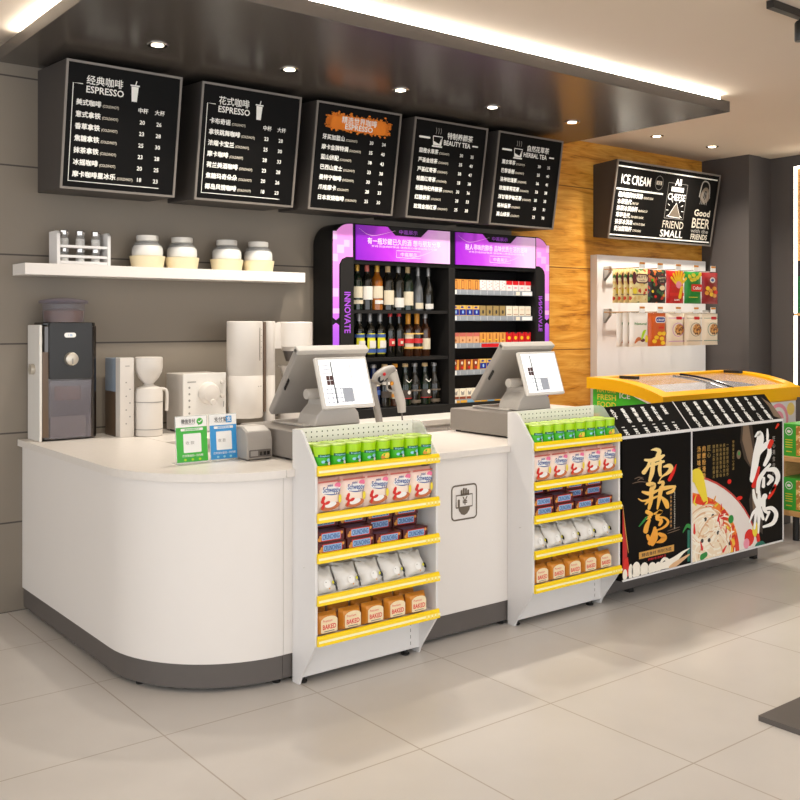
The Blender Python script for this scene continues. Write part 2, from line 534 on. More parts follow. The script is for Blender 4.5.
    # ---- flat artwork on a frame
    def poly(s, fr, pts, c, m):
        n = len(pts)
        if sum(pts[i][0] * pts[(i + 1) % n][1] - pts[(i + 1) % n][0] * pts[i][1] for i in range(n)) < 0:
            pts = pts[::-1]
        return s.add([fr(a, b, c) for a, b in pts], [tuple(range(n))], m)

    def rect(s, fr, a0, a1, b0, b1, c, m, n=1):
        vs = [fr(a0 + (a1 - a0) * i / n, b, c) for b in (b0, b1) for i in range(n + 1)]
        return s.add(vs, [(i, i + 1, n + 2 + i, n + 1 + i) for i in range(n)], m)

    def ell(s, fr, ca, cb, ra, rb, c, m, n=20, rot=0, lim=None):
        pts = []
        for i in range(n):
            x, y = ra * math.cos(2 * PI * i / n), rb * math.sin(2 * PI * i / n)
            p = (ca + x * math.cos(rot) - y * math.sin(rot), cb + x * math.sin(rot) + y * math.cos(rot))
            if lim:
                p = (min(max(p[0], lim[0]), lim[1]), min(max(p[1], lim[2]), lim[3]))
            pts.append(p)
        return s.poly(fr, pts, c, m)

    def rrect(s, fr, a0, a1, b0, b1, r, c, m, k=4):
        return s.poly(fr, rr(a0, a1, b0, b1, r, k), c, m)

    def stroke(s, fr, pts, wd, c, m, smooth=True, caps=True, lim=None):
        s.k = (getattr(s, 'k', 0) + 1) % 40
        c += 0.000025 * s.k
        wd = wd if isinstance(wd, (list, tuple)) else [wd] * len(pts)
        q = [tuple(p) + (w_,) for p, w_ in zip(pts, wd)]
        if smooth:
            q = catmull(q, 5)
        L, R = [], []
        for i, p in enumerate(q):
            a, b = q[max(i - 1, 0)], q[min(i + 1, len(q) - 1)]
            dx, dy = b[0] - a[0], b[1] - a[1]
            l = math.hypot(dx, dy) or 1
            nx, ny = -dy / l, dx / l
            L.append((p[0] + nx * p[2] / 2, p[1] + ny * p[2] / 2)); R.append((p[0] - nx * p[2] / 2, p[1] - ny * p[2] / 2))
        if lim:
            cl = lambda p: (min(max(p[0], lim[0]), lim[1]), min(max(p[1], lim[2]), lim[3]))
            L, R = [cl(p) for p in L], [cl(p) for p in R]
        n = len(q)
        s.add([fr(a, b, c) for a, b in R + L], [(i, i + 1, n + i + 1, n + i) for i in range(n - 1)], m)
        if caps:
            for p in (q[0], q[-1]):
                if p[2] > 0.004:
                    s.ell(fr, p[0], p[1], p[2] / 2, p[2] / 2, c + 0.00001, m, 10, lim=lim)
        return s

    def text(s, fr, t, a, b, size, c, m, align='l', sx=1.0, bold=0.0, rot=0.0, fit=None, mirror=False):
        cjk = any(ord(ch) > 0x2e80 for ch in t)
        vs, fs, wd = glyphs(t, 0.0 if cjk else min(bold, 0.02))
        if fit:
            sx = fit / (wd * size)
        off = {'l': 0, 'c': -wd * size * sx / 2, 'r': -wd * size * sx}[align]
        co, si = math.cos(rot), math.sin(rot)
        s.k = getattr(s, 'k', 0)
        strikes = ((0, 0), (bold * 1.2, 0), (bold * 0.6, bold * 0.6), (bold * 0.6, -bold * 0.6)) if cjk and bold else ((0, 0),)
        for dx, dy in strikes:
            out = []
            c += 0.00004
            for x, y in vs:
                X, Y = (x + dx) * size * sx + off, (y + dy) * size
                if mirror:
                    X, Y = X, -Y
                out.append(fr(a + X * co - Y * si, b + X * si + Y * co, c))
            s.add(out, [f[::-1] for f in fs] if mirror else fs, m)
        return s

    def vtext(s, fr, t, a, b, size, c, m, step=1.05, bold=0.02):
        for i, ch in enumerate(t):
            s.text(fr, ch, a, b - (i + 1) * size * step, size, c, m, bold=bold)
        return s

    def build(s, name, parent=None, bevel=0, seg=2, loc=None):
        me = bpy.data.meshes.new(name)
        off = Vector((0, 0, 0))
        p = parent
        while p is not None:
            off += p.location
            p = p.parent
        if loc:
            off = Vector(loc)
        me.from_pydata([v - off for v in s.v], [], s.f)
        for m in s.mats:
            me.materials.append(MATS[m])
        for i, p in enumerate(me.polygons):
            p.material_index = s.m[i]
            p.use_smooth = s.sm[i]
        if any(s.sm):
            me.set_sharp_from_angle(angle=math.radians(38))
        me.update()
        o = bpy.data.objects.new(name, me)
        COL.objects.link(o)
        if parent:
            o.parent = parent
        if loc:
            o.location = loc
        if bevel:
            bv = o.modifiers.new('bevel', 'BEVEL')
            bv.width = bevel
            bv.segments = seg
            bv.limit_method = 'ANGLE'
            bv.angle_limit = math.radians(40)
        return o


def rr(a0, a1, b0, b1, r, k=4):
    pts = []
    for cx, cy, t0 in ((a1 - r, b0 + r, -90), (a1 - r, b1 - r, 0), (a0 + r, b1 - r, 90), (a0 + r, b0 + r, 180)):
        for i in range(k + 1):
            t = math.radians(t0 + 90 * i / k)
            pts.append((cx + r * math.cos(t), cy + r * math.sin(t)))
    return pts


def front(y, x=0.0, z=0.0):
    return Frame((x, y, z), (1, 0, 0), (0, 0, 1))


def tag(o, label, cat, group=None):
    o['label'] = label
    o['category'] = cat
    if group:
        o['group'] = group
    return o


def thing(name, label, cat, loc, group=None):
    o = bpy.data.objects.new(name, None)
    o.empty_display_size = 0.05
    COL.objects.link(o)
    o.location = loc
    return tag(o, label, cat, group)


def struct(name, mb, **k):
    o = mb.build(name, **k)
    o['kind'] = 'structure'
    return o


def kids(o):
    return [c for c in bpy.data.objects if c.parent == o]


KIDS = {}


def dup(root, loc, label, group=None, rz=0.0):
    if root.name not in KIDS:
        KIDS[root.name] = [(c, kids(c)) for c in kids(root)]
    r = root.copy()
    COL.objects.link(r)
    r.location = loc
    r.rotation_euler = (0, 0, rz)
    r['label'] = label
    if group:
        r['group'] = group
    for c, gs in KIDS[root.name]:
        d = c.copy()
        COL.objects.link(d)
        d.parent = r
        for g in gs:
            e = g.copy()
            COL.objects.link(e)
            e.parent = d
    return r


class Repeat:
    """first placing moves the prototype, later ones copy it"""
    def __init__(s, root):
        s.root, s.used = root, False

    def put(s, loc, label, group=None, rz=0.0):
        if not s.used:
            s.used = True
            s.root.location = loc
            s.root.rotation_euler = (0, 0, rz)
            s.root['label'] = label
            if group:
                s.root['group'] = group
            return s.root
        return dup(s.root, loc, label, group, rz)


ORD = ['first', 'second', 'third', 'fourth', 'fifth', 'sixth', 'seventh', 'eighth', 'ninth', 'tenth', 'eleventh', 'twelfth']

# ================================================================== SETTING
W = 5.04
struct('floor', MB().box(-4, 9, -4, W + 0.1, -0.1, 0, 'floor_tile'))
struct('ceiling', MB().box(-4, 9, -4, W + 0.1, 2.84, 2.94, 'ceiling_paint'))
struct('wall_back', MB().box(-4, 4.95, W, W + 0.12, 0, 2.84, 'taupe_wall'))
struct('trim_wood_panelling', MB().box(4.95, 7.6, W, W + 0.12, 0, 2.84, 'orange_wood'))
struct('wall_right', MB().box(7.6, 7.72, -4, W + 0.12, 0, 2.84, 'dark_wall'))
struct('wall_column', MB().box(7.25, 7.6, 4.6, W, 0, 2.84, 'dark_wall').box(7.25, 7.43, 4.585, 4.6, 0, 2.84, 'dark_wall'))

# dropped soffit over the bar with a light cove on its front and left edges
sf = MB().box(1.40, 5.277, 3.467, W, 2.74, 2.805, 'soffit_gloss')
struct('ceiling_soffit', sf, bevel=0.002)
cove = MB()
cove.box(1.46, 5.2, 3.485, 3.505, 2.806, 2.826, 'led_cove')
cove.box(1.425, 1.445, 3.485, W - 0.25, 2.806, 2.826, 'led_cove')
o = cove.build('cove_light_strip')
tag(o, 'bright white cove light strip lying on top of the dark dropped ceiling', 'light strip')

# downlights
def downlight(x, y, z, label, group, power, proto=[None]):
    if proto[0] is None:
        r = thing('downlight', label, 'downlight', (0, 0, 0), group)
        MB().lathe([(0.030, -0.004), (0.046, -0.006), (0.050, -0.002), (0.050, 0.0)], (0, 0, 0), 'chrome', 20, close=False).build('ring', r)
        MB().lathe([(0.029, -0.0045), (0.02, -0.007), (0.004, -0.008)], (0, 0, 0), 'lamp_glow', 16).build('bulb', r)
        r.location = (x, y, z)
        proto[0] = r
    else:
        r = dup(proto[0], (x, y, z), label, group)
    d = bpy.data.lights.new('downlight_beam', 'SPOT')
    d.energy, d.color, d.spot_size, d.spot_blend, d.shadow_soft_size = power, (1.0, 0.92, 0.80), math.radians(125), 1.0, 0.04
    l = bpy.data.objects.new('downlight_beam', d)
    COL.objects.link(l)
    l.parent = r
    l.location = (0, 0, -0.02)
    KIDS.pop(r.name, None)
    return r


for i, x in enumerate((1.90, 2.615, 3.335, 4.035, 4.74)):
    downlight(x, 4.27, 2.74, 'small recessed downlight in the dark dropped ceiling, %s from the left' % ORD[i], 'downlights in the dark dropped ceiling', 40)
downlight(5.99, 4.556, 2.84, 'small recessed downlight in the pale ceiling, above the ice cream board, nearer the dropped ceiling', 'downlights in the pale ceiling', 78)
downlight(6.69, 4.556, 2.84, 'small recessed downlight in the pale ceiling, nearer the dark corner column', 'downlights in the pale ceiling', 66)

# track with one spotlight, upper right
t = thing('track_light', 'black ceiling track with a small black spotlight in the upper right corner', 'track light', (4.3, 2.33, 2.80))
MB().box(3.84, 6.2, 2.31, 2.345, 2.805, 2.839, 'black_plastic').build('track', t, bevel=0.002)
k = MB().tube([(4.09, 2.327, 2.806), (4.09, 2.327, 2.78)], 0.008, 'black_plastic', sm=False)
k.lathe([(0.02, -0.05), (0.022, -0.045), (0.022, 0.03), (0.016, 0.04)], (4.085, 2.33, 2.755), 'black_plastic', 16)
k.build('spotlight', t)


# ================================================================== COUNTERS
def curve_outline(x0, xc, y_front, yc, y_back, x1, n=18):
    r1, r2 = xc - x0, yc - y_front
    pts = [(x1, y_back), (x0, y_back)]
    for i in range(n + 1):
        a = PI + (PI / 2) * i / n
        pts.append((xc + r1 * math.cos(a), yc + r2 * math.sin(a)))
    pts.append((x1, y_front))
    return pts


t = thing('coffee_counter', 'white curved corner counter with the coffee machines, at the left', 'counter', (1.8, 4.2, 0))
MB().prism(curve_outline(1.52, 2.03, 3.365, 3.88, W - 0.002, 2.0305), 2, 0.115, 0.828, 'white_laminate', True).build('body', t)
MB().prism(curve_outline(1.526, 2.03, 3.371, 3.88, W - 0.002, 2.0305), 2, 0.02, 0.115, 'plinth_grey', True).build('plinth', t)
MB().prism(curve_outline(1.497, 2.03, 3.34, 3.88, W - 0.002, 2.0305, 18), 2, 0.828, 0.86, 'white_top', True).build('worktop', t, bevel=0.003)
for x, y in ((1.56, 4.37), (1.585, 3.73), (2.02, 3.40), (2.0, 4.9)):
    MB().lathe([(0.016, 0), (0.018, 0.006), (0.012, 0.012), (0.012, 0.02)], (x, y, 0), 'rubber_black', 12).build('foot', t)

t = thing('checkout_counter', 'white checkout counter with a hand and banknote sign, between the two snack racks', 'counter', (3.0, 3.7, 0))
MB().box(2.0325, 3.905, 3.365, 3.99, 0.115, 0.828, 'white_laminate').build('body', t, bevel=0.0015)
MB().box(2.0325, 3.905, 3.371, 3.97, 0.02, 0.115, 'plinth_grey').build('plinth', t)
MB().prism([(2.0325, 3.34), (2.072, 3.34), (2.072, 3.366), (2.702, 3.366), (2.702, 3.34), (3.275, 3.34), (3.275, 3.366), (3.905, 3.366), (3.905, 4.01), (2.0325, 4.01)], 2, 0.828, 0.86, 'white_top').build('worktop', t, bevel=0.003)
for x in (2.75, 3.262):
    MB().lathe([(0.016, 0), (0.018, 0.006), (0.012, 0.012), (0.012, 0.02)], (x, 3.395, 0), 'rubber_black', 12).build('foot', t)
ic = MB(); fr = front(3.3645, 2.92, 0.535)     # 0.16 x 0.165 emblem
def loop(mb, fr, pts, wd, c, m):
    return mb.stroke(fr, pts + [pts[0]], wd, c, m, smooth=False, caps=False)
loop(ic, fr, rr(0.004, 0.156, 0.004, 0.161, 0.018), 0.0075, 0.001, 'brown_ink')
loop(ic, fr, [(0.030, 0.060), (0.130, 0.060), (0.130, 0.116), (0.030, 0.116)], 0.006, 0.001, 'brown_ink')
for i, (h0, hh) in enumerate(((0, 0.022), (1, 0.03), (2, 0.028), (3, 0.020))):
    ic.rrect(fr, 0.058 + i * 0.0135, 0.069 + i * 0.0135, 0.116, 0.118 + hh, 0.004, 0.001, 'brown_ink')
ic.rect(fr, 0.058, 0.11, 0.112, 0.122, 0.001, 'brown_ink')
ic.rrect(fr, 0.040, 0.053, 0.06, 0.098, 0.006, 0.001, 'brown_ink')
ic.poly(fr, [(0.043, 0.062), (0.116, 0.062), (0.112, 0.044), (0.098, 0.028), (0.08, 0.022), (0.062, 0.028), (0.048, 0.044)], 0.001, 'brown_ink')
ic.text(fr, '¥', 0.085, 0.070, 0.052, 0.001, 'brown_ink', 'c', bold=0.015)
ic.build('payment_emblem', t)

t = thing('back_counter', 'white back counter under the bottle and cigarette cabinet', 'counter', (3.6, 4.75, 0))
MB().box(2.07, 5.11, 4.53, W - 0.002, 0.08, 0.822, 'white_laminate').build('body', t)
MB().box(2.07, 5.09, 4.56, W - 0.002, 0.0, 0.08, 'plinth_grey').build('plinth', t)
MB().box(2.035, 5.135, 4.50, W - 0.002, 0.825, 0.86, 'white_top').build('worktop', t, bevel=0.003)
for i in range(5):
    MB().box(2.08 + i * 0.606, 2.08 + i * 0.606 + 0.6, 4.515, 4.53, 0.1, 0.805, 'white_laminate').build('door', t, bevel=0.002)

# ---- poster counter (food menu) ------------------------------------------------
t = thing('poster_counter', 'black counter printed with noodle posters and slanted price list, beside the right snack rack', 'counter', (4.6, 3.5, 0))
XL, XD, XR = 3.925, 4.505, 5.42
prof = [(3.72, 0.13), (3.20, 0.13), (3.20, 0.858), (3.325, 1.005), (3.345, 1.005), (3.345, 0.86), (3.72, 0.86)]
MB().prism(prof, 0, XL, XR, 'poster_black').build('body', t)
MB().box(XL, 5.385, 3.345, 3.70, 0.025, 0.13, 'plinth_grey').build('plinth', t)
for x in (4.17, 5.355):
    MB().box(x, x + 0.035, 3.35, 3.385, 0, 0.025, 'rubber_black').build('foot', t)
tr = MB()
f0 = front(3.197)
for a0, a1, b0, b1 in ((XL, XR, 0.853, 0.868), (XL, XR, 0.13, 0.139), (XD - 0.004, XD + 0.004, 0.13, 0.86), (XR - 0.007, XR, 0.13, 0.86)):
    tr.fbox(f0, a0, a1, b0, b1, -0.003, 0.003, 'white_metal')
fs = Frame((0, 3.198, 0.861), (1, 0, 0), (0, 0.125, 0.147))
tr.fbox(fs, XD - 0.0035, XD + 0.0035, 0.0, 0.193, 0.0, 0.0025, 'white_metal')
tr.build('white_trim', t)


def trace(a, b, grid):
    """artwork grid of a poster (a to the right, b downwards) -> x, z on the poster board in metres"""
    t_ = (1, a, b, a * a, a * b)
    return tuple(sum(k_ * q_ for k_, q_ in zip(row, t_)) for row in grid)


# left poster: mala tang
p = MB()
f1 = front(3.1985)
p.rect(f1, XL + 0.001, XD - 0.004, 0.139, 0.853, 0, 'poster_black')
G1 = ([4.0214033, 0.00080089112, -1.5772812e-17, 8.7387779e-08, 4.3368087e-19], [0.84331489, -5.8782003e-05, -0.00051286148, -8.7789095e-09, -5.4187266e-08])
G2 = ([4.0214033, 0.00080089112, -1.5772812e-17, 8.7387779e-08, 4.3368087e-19], [0.48409821, -9.4382406e-05, -0.00051286148, -1.2663383e-08, -5.4187266e-08])
def brush(mb, fr, pts, wd, reg, m, c, lim=None, k=1.0):
    def place(a, b, cc=0.0):
        x, z = trace(a, b, reg)
        if lim:
            x, z = min(max(x, lim[0]), lim[1]), min(max(z, lim[2]), lim[3])
        return fr(x, z, cc)
    mb.stroke(place, pts, [q * k for q in wd], c, m)
LIM1 = (XL + 0.002, XD - 0.005, 0.14, 0.852)
for pts, wd, g in (
    ([(168, 100), (215, 95), (248, 115), (228, 165)], [10, 34, 44, 40], G1),
    ([(105, 200), (170, 205), (240, 182), (292, 155)], [22, 38, 50, 24], G1),
    ([(152, 212), (132, 270), (92, 325)], [28, 34, 44], G1),
    ([(185, 225), (176, 320), (150, 408)], [40, 46, 30], G1),
    ([(135, 268), (210, 242), (290, 215)], [18, 28, 26], G1),
    ([(262, 212), (250, 290), (258, 352)], [30, 38, 30], G1),
    ([(292, 268), (348, 258), (364, 292), (328, 332), (270, 372), (242, 425)], [18, 44, 48, 32, 14, 10], G1),
    ([(130, 442), (188, 450), (168, 500)], [34, 56, 44], G1),
    ([(80, 520), (150, 536), (215, 512)], [22, 42, 28], G1),
    ([(38, 588), (82, 610), (160, 592), (232, 562)], [10, 18, 26, 18], G1),
    ([(166, 500), (164, 600), (144, 685)], [40, 42, 30], G1),
    ([(108, 642), (132, 618)], [16, 24], G1),
    ([(240, 430), (284, 420), (280, 452)], [22, 30, 30], G1),
    ([(214, 512), (300, 482), (404, 464)], [18, 42, 24], G1),
    ([(405, 465), (380, 510), (328, 532)], [16, 34, 28], G1),
    ([(266, 480), (246, 590), (228, 688)], [44, 36, 18], G1),
    ([(268, 570), (310, 620), (326, 668)], [22, 52, 42], G1),
    ([(126, 20), (166, 42)], [44, 40], G2),
    ([(118, 84), (152, 70)], [30, 36], G2),
    ([(110, 212), (122, 160), (150, 100)], [50, 46, 24], G2),
    ([(196, 40), (250, 20), (264, 12), (226, 60), (224, 92)], [18, 40, 40, 36, 30], G2),
    ([(214, 72), (290, 76), (334, 112), (318, 152), (270, 186), (220, 202)], [18, 20, 26, 26, 20, 14], G2),
    ([(226, 92), (270, 110), (250, 150)], [28, 30, 24], G2),
    ([(268, 92), (244, 152)], [22, 18], G2),
    ([(130, 258), (142, 290)], [32, 38], G2),
    ([(202, 180), (194, 240), (152, 332)], [30, 50, 44], G2),
    ([(214, 205), (208, 280), (176, 342)], [30, 44, 40], G2),
    ([(248, 240), (294, 270), (270, 308), (220, 325)], [34, 58, 46, 12], G2)):
    brush(p, f1, pts, wd, g, 'gold_brush', 0.0008)
brush(p, f1, [(416, 245), (386, 320), (346, 398)], [6, 30, 34], G1, 'chili', 0.001)
brush(p, f1, [(124, 72), (84, 118), (44, 166)], [18, 20, 10], G2, 'chili_green', 0.0006)
for y0, xs in ((380, (0, 85)), (425, (-20, 130)), (395, (30, 90))):
    brush(p, f1, [(xs[0], y0 + 10), ((xs[0] + xs[1]) / 2, y0 - 8), (xs[1], y0)], [4, 7, 4], G1, 'smoke_tan', 0.0004)
for y0 in (190, 215):
    brush(p, f1, [(330, y0 + 20), (390, y0), (450, y0 - 20)], [4, 7, 4], G2, 'smoke_tan', 0.0004)
p.rect(f1, 4.316, 4.333, 0.352, 0.535, 0.0004, 'smoke_dark')
p.vtext(f1, '香辣鲜美营养健康', 4.318, 0.532, 0.0135, 0.0008, 'gold_dark', 1.6)
p.vtext(f1, '精选多种食材传统秘制汤底回味无穷', 4.350, 0.545, 0.0115, 0.0008, 'ink_cream', 1.1)
p.rect(f1, 4.058, 4.351, 0.225, 0.260, 0.0005, 'gold_dark')
p.text(f1, '精选食材 特制汤底', 4.078, 0.234, 0.021, 0.001, 'ink_dark', fit=0.25, bold=0.02)
p.text(f1, '麻辣鲜香 回味无穷', 4.13, 0.207, 0.014, 0.001, 'red_ink', fit=0.15)
# red packet and garlic along the foot of the poster
p.poly(f1, [(3.927, 0.5), (3.932, 0.47), (3.95, 0.36), (3.965, 0.30), (3.955, 0.15), (3.927, 0.16)], 0.0003, 'label_red')
p.stroke(f1, [(3.927, 0.52), (3.95, 0.38), (3.972, 0.27)], [0.003, 0.006, 0.004], 0.0005, 'gold_dark')
p.poly(f1, [(3.94, 0.24), (3.968, 0.25), (3.985, 0.16), (3.95, 0.145), (3.93, 0.16)], 0.0006, 'berry_red')
for a, rx, rz, zz in ((3.99, 0.018, 0.042, 0.17), (4.035, 0.036, 0.044, 0.172), (4.10, 0.036, 0.038, 0.165), (4.165, 0.036, 0.034, 0.16), (3.945, 0.018, 0.03, 0.162), (4.215, 0.03, 0.028, 0.16)):
    p.ell(f1, a, zz, rx, rz, 0.0007, 'garlic', 16, lim=LIM1)
brush(p, f1, [(190, 590), (280, 560), (350, 535), (420, 480), (480, 425), (545, 385)], [50, 66, 80, 50, 26, 8], G2, 'garlic', 0.0008, LIM1)
brush(p, f1, [(265, 520), (300, 488), (350, 520)], [22, 34, 40], G2, 'garlic', 0.0009, LIM1)
brush(p, f1, [(360, 575), (430, 525), (545, 445)], [40, 44, 14], G2, 'noodle_dark', 0.001, LIM1)
p.rect(f1, 4.470, 4.492, 0.15, 0.32, 0.0003, 'teal_ink')
p.stroke(f1, [(4.43, 0.315), (4.465, 0.345), (4.498, 0.335)], [0.006, 0.02, 0.02], 0.0005, 'chili_green', lim=LIM1)
p.build('noodle_soup_poster', t)

# right poster: beef rice noodles
p = MB()
LIM2 = (XD + 0.005, XR - 0.008, 0.14, 0.852)
p.rect(f1, XD + 0.004, XR - 0.007, 0.139, 0.853, 0, 'poster_black')
p.poly(f1, [(4.98, 0.852), (5.09, 0.852), (5.15, 0.6), (5.2, 0.4), (5.2, 0.2), (5.08, 0.28), (5.06, 0.42), (5.12, 0.56), (5.01, 0.66), (4.97, 0.76)], 0.0002, 'smoke_dark')
p.poly(f1, [(5.0, 0.852), (5.055, 0.852), (5.1, 0.7), (5.14, 0.56), (5.17, 0.42), (5.13, 0.25), (5.1, 0.33), (5.09, 0.44), (5.12, 0.55), (5.04, 0.66), (4.99, 0.77)], 0.0004, 'smoke_tan')
p.ell(f1, 4.30, 0.0, 0.885, 0.638, 0.0005, 'plate_rim', 60, lim=LIM2)
p.ell(f1, 4.30, 0.0, 0.873, 0.626, 0.0007, 'plate', 60, lim=LIM2)
p.ell(f1, 4.40, 0.13, 0.56, 0.395, 0.0009, 'vegetables', 44, lim=LIM2)
p.ell(f1, 4.43, 0.16, 0.44, 0.305, 0.0011, 'noodle', 44, lim=LIM2)
rn = random.Random(3)
for k in range(95):
    a0 = rn.uniform(0, 2 * PI); ln = rn.uniform(0.7, 2.2); rr_ = rn.uniform(0.12, 1.0); cx, cz = rn.choice(((4.62, 0.31), (4.62, 0.31), (4.66, 0.17), (4.74, 0.24)))
    pts = []
    for i in range(7):
        a = a0 + ln * i / 6
        q = rr_ * (1 + 0.06 * math.sin(3 * a + k))
        pts.append((cx + 0.21 * q * math.cos(a), cz + 0.14 * q * math.sin(a)))
    p.stroke(f1, pts, rn.choice((0.006, 0.008, 0.010)), 0.0013 + 0.00001 * k, rn.choice(('noodle_light', 'noodle_light', 'noodle', 'noodle_dark')), lim=LIM2, caps=False)
for k in range(26):
    a = rn.uniform(-0.1, 1.9)
    q = rn.uniform(0.92, 1.12)
    x, z = 4.42 + 0.47 * q * math.cos(a), 0.15 + 0.33 * q * math.sin(a)
    d = rn.uniform(0, 3)
    p.stroke(f1, [(x, z), (x + 0.03 * math.cos(d), z + 0.03 * math.sin(d))], [0.014, 0.006], 0.0024, rn.choice(('chili', 'chili', 'cap_orange', 'noodle_light', 'lemon')), lim=LIM2)
for x, z in ((4.63, 0.36), (4.70, 0.37), (4.60, 0.245), (4.665, 0.24), (4.75, 0.27), (4.865, 0.195)):
    p.ell(f1, x, z, 0.014, 0.012, 0.0026, 'ink_dark', 10)
for x, z, d in ((4.75, 0.34, 1.1), (4.6, 0.2, 2.0), (4.78, 0.295, 2.2), (4.8, 0.16, 0.6), (4.53, 0.30, 1.6)):
    p.stroke(f1, [(x, z), (x + 0.035 * math.cos(d), z + 0.045 * math.sin(d))], [0.02, 0.008], 0.0026, 'chili', lim=LIM2)
p.ell(f1, 4.875, 0.33, 0.026, 0.024, 0.0026, 'chili_green', 14)
p.stroke(f1, [(4.51, 0.61), (4.56, 0.60), (4.60, 0.53), (4.635, 0.46)], [0.06, 0.09, 0.07, 0.04], 0.0020, 'lemon', lim=LIM2)
p.stroke(f1, [(4.60, 0.155), (4.635, 0.165)], [0.04, 0.03], 0.0026, 'chili_green', lim=LIM2)
p.ell(f1, 5.06, 0.2, 0.05, 0.05, 0.0018, 'chili', 14); p.ell(f1, 5.03, 0.17, 0.03, 0.03, 0.002, 'swirl_pink', 12)
p.ell(f1, 5.12, 0.24, 0.03, 0.045, 0.0019, 'lemon', 12)
p.ell(f1, 5.17, 0.135, 0.055, 0.03, 0.0019, 'teal_ink', 16, lim=LIM2)
p.ell(f1, 4.86, 0.545, 0.02, 0.014, 0.0018, 'chili', 10); p.ell(f1, 4.96, 0.44, 0.03, 0.012, 0.0018, 'chili', 10)
for i, s_ in enumerate(('汤鲜味美牛', '肉嫩粉滑香', '匠心')):
    p.vtext(f1, s_[:5], 4.556 + i * 0.046, 0.775, 0.034, 0.0008, 'gold_dark' if i < 2 else 'gold_dim', 1.1, 0.03)
for i, s_ in enumerate(('精选上等牛肉慢火', '熬制骨汤浓香醇厚', '米粉爽滑筋道入味', '麻辣鲜香回味悠长', '一碗好粉用心制作')):
    p.vtext(f1, s_, 4.70 + i * 0.033, 0.77, 0.022, 0.0008, 'gold_dim', 1.08)
p.vtext(f1, '传统美食匠心传承', 4.89, 0.78, 0.02, 0.0008, 'gold_dim', 1.08)
p.ell(f1, 4.955, 0.69, 0.022, 0.026, 0.0006, 'smoke_tan', 12); p.ell(f1, 4.957, 0.696, 0.01, 0.012, 0.0009, 'chili_green', 10)
G3 = ([4.9126668, 0.00098673599, -3.6498226e-17, 1.2085695e-07, 6.505213e-19], [0.89032372, -5.9689364e-05, -0.00056934108, -1.060628e-08, -6.7263882e-08])
G4 = ([4.9126668, 0.00098673599, -3.6498226e-17, 1.2085695e-07, 6.505213e-19], [0.54846581, -9.7284842e-05, -0.00056934108, -1.5211032e-08, -6.7263882e-08])
for pts, wd, g in (
    ([(200, 168), (244, 132), (252, 200), (216, 350), (178, 596)], [12, 52, 74, 72, 62], G3),
    ([(324, 92), (326, 150), (324, 205)], [14, 26, 22], G3),
    ([(356, 215), (300, 260), (242, 330), (216, 430)], [44, 56, 42, 20], G3),
    ([(330, 205), (345, 330), (296, 448)], [20, 44, 34], G3),
    ([(350, 440), (318, 470)], [16, 10], G3),
    ([(352, 445), (300, 505), (242, 600), (228, 720)], [20, 36, 42, 36], G3),
    ([(320, 500), (398, 498), (430, 572), (398, 660), (348, 730)], [30, 52, 46, 30, 14], G3),
    ([(340, 560), (370, 590), (330, 642)], [36, 42, 26], G3),
    ([(288, 580), (284, 664)], [26, 34], G3),
    ([(184, 100), (196, 180), (240, 280), (282, 388)], [22, 36, 46, 30], G4),
    ([(300, 160), (232, 280), (182, 330), (146, 420)], [50, 42, 28, 14], G4),
    ([(240, 110), (242, 250), (234, 530)], [22, 42, 14], G4),
    ([(214, 290), (194, 485)], [30, 20], G4),
    ([(292, 190), (290, 290), (332, 332)], [30, 36, 26], G4),
    ([(290, 292), (368, 282), (412, 342), (380, 430), (286, 468)], [24, 42, 42, 40, 24], G4),
    ([(342, 320), (308, 402)], [26, 20], G4)):
    brush(p, f1, pts, wd, g, 'ink_white', 0.003)
for pts, wd, g in (([(240, 475), (215, 580), (186, 660)], [24, 36, 44], G3), ([(366, 215), (342, 272)], [44, 40], G3), ([(402, 655), (372, 720), (338, 780)], [28, 40, 24], G3),
                   ([(432, 45), (408, 84)], [24, 12], G3), ([(230, 545), (234, 600)], [26, 36], G4)):
    brush(p, f1, pts, wd, g, 'chili', 0.0027)
x, z = trace(395, 140, G3)
p.vtext(f1, '匠心美食传统', x - 0.02, z, 0.032, 0.001, 'ink_grey', 1.25)
p.build('beef_noodle_poster', t)

# slanted price list: columns of upright characters running up the slope
def slope_cols(x0, pitch, names, prices, size, top):
    m = MB()
    for i, nm in enumerate(names):
        m.vtext(fs, nm, x0 + i * pitch, top, size, 0.0018, 'ink_white', 1.0, 0.07)
    for i, nm in enumerate(prices):
        m.vtext(fs, nm, x0 + 0.006 + i * pitch, 0.066, size * 0.95, 0.0018, 'ink_white', 0.85, 0.07)
    return m
m = slope_cols(3.955, 0.0835, ['丸子', '香菇串', '海带结', '豆腐泡', '金针菇', '生菜'], ['二元'] * 6, 0.032, 0.180)
m.rect(fs, XL, XD - 0.004, 0.002, 0.192, 0.0008, 'board_black')
m.build('price_list_panel', t)
m = slope_cols(4.575, 0.101, ['红烧牛肉', '麻辣牛肉粉', '酸辣牛肉粉', '番茄牛腩粉', '原汤牛肉粉', '香辣牛肚粉', '牛杂粉', '招牌牛肉粉'], ['八元'] * 8, 0.033, 0.186)
m.rect(fs, XD + 0.004, XR - 0.002, 0.002, 0.192, 0.0008, 'board_black')
m.poly(fs, [(XR - 0.06, 0.17), (XR - 0.002, 0.11), (XR - 0.002, 0.004), (XR - 0.07, 0.03), (XR - 0.05, 0.1)], 0.0014, 'smoke_tan')
m.build('price_list_panel', t)

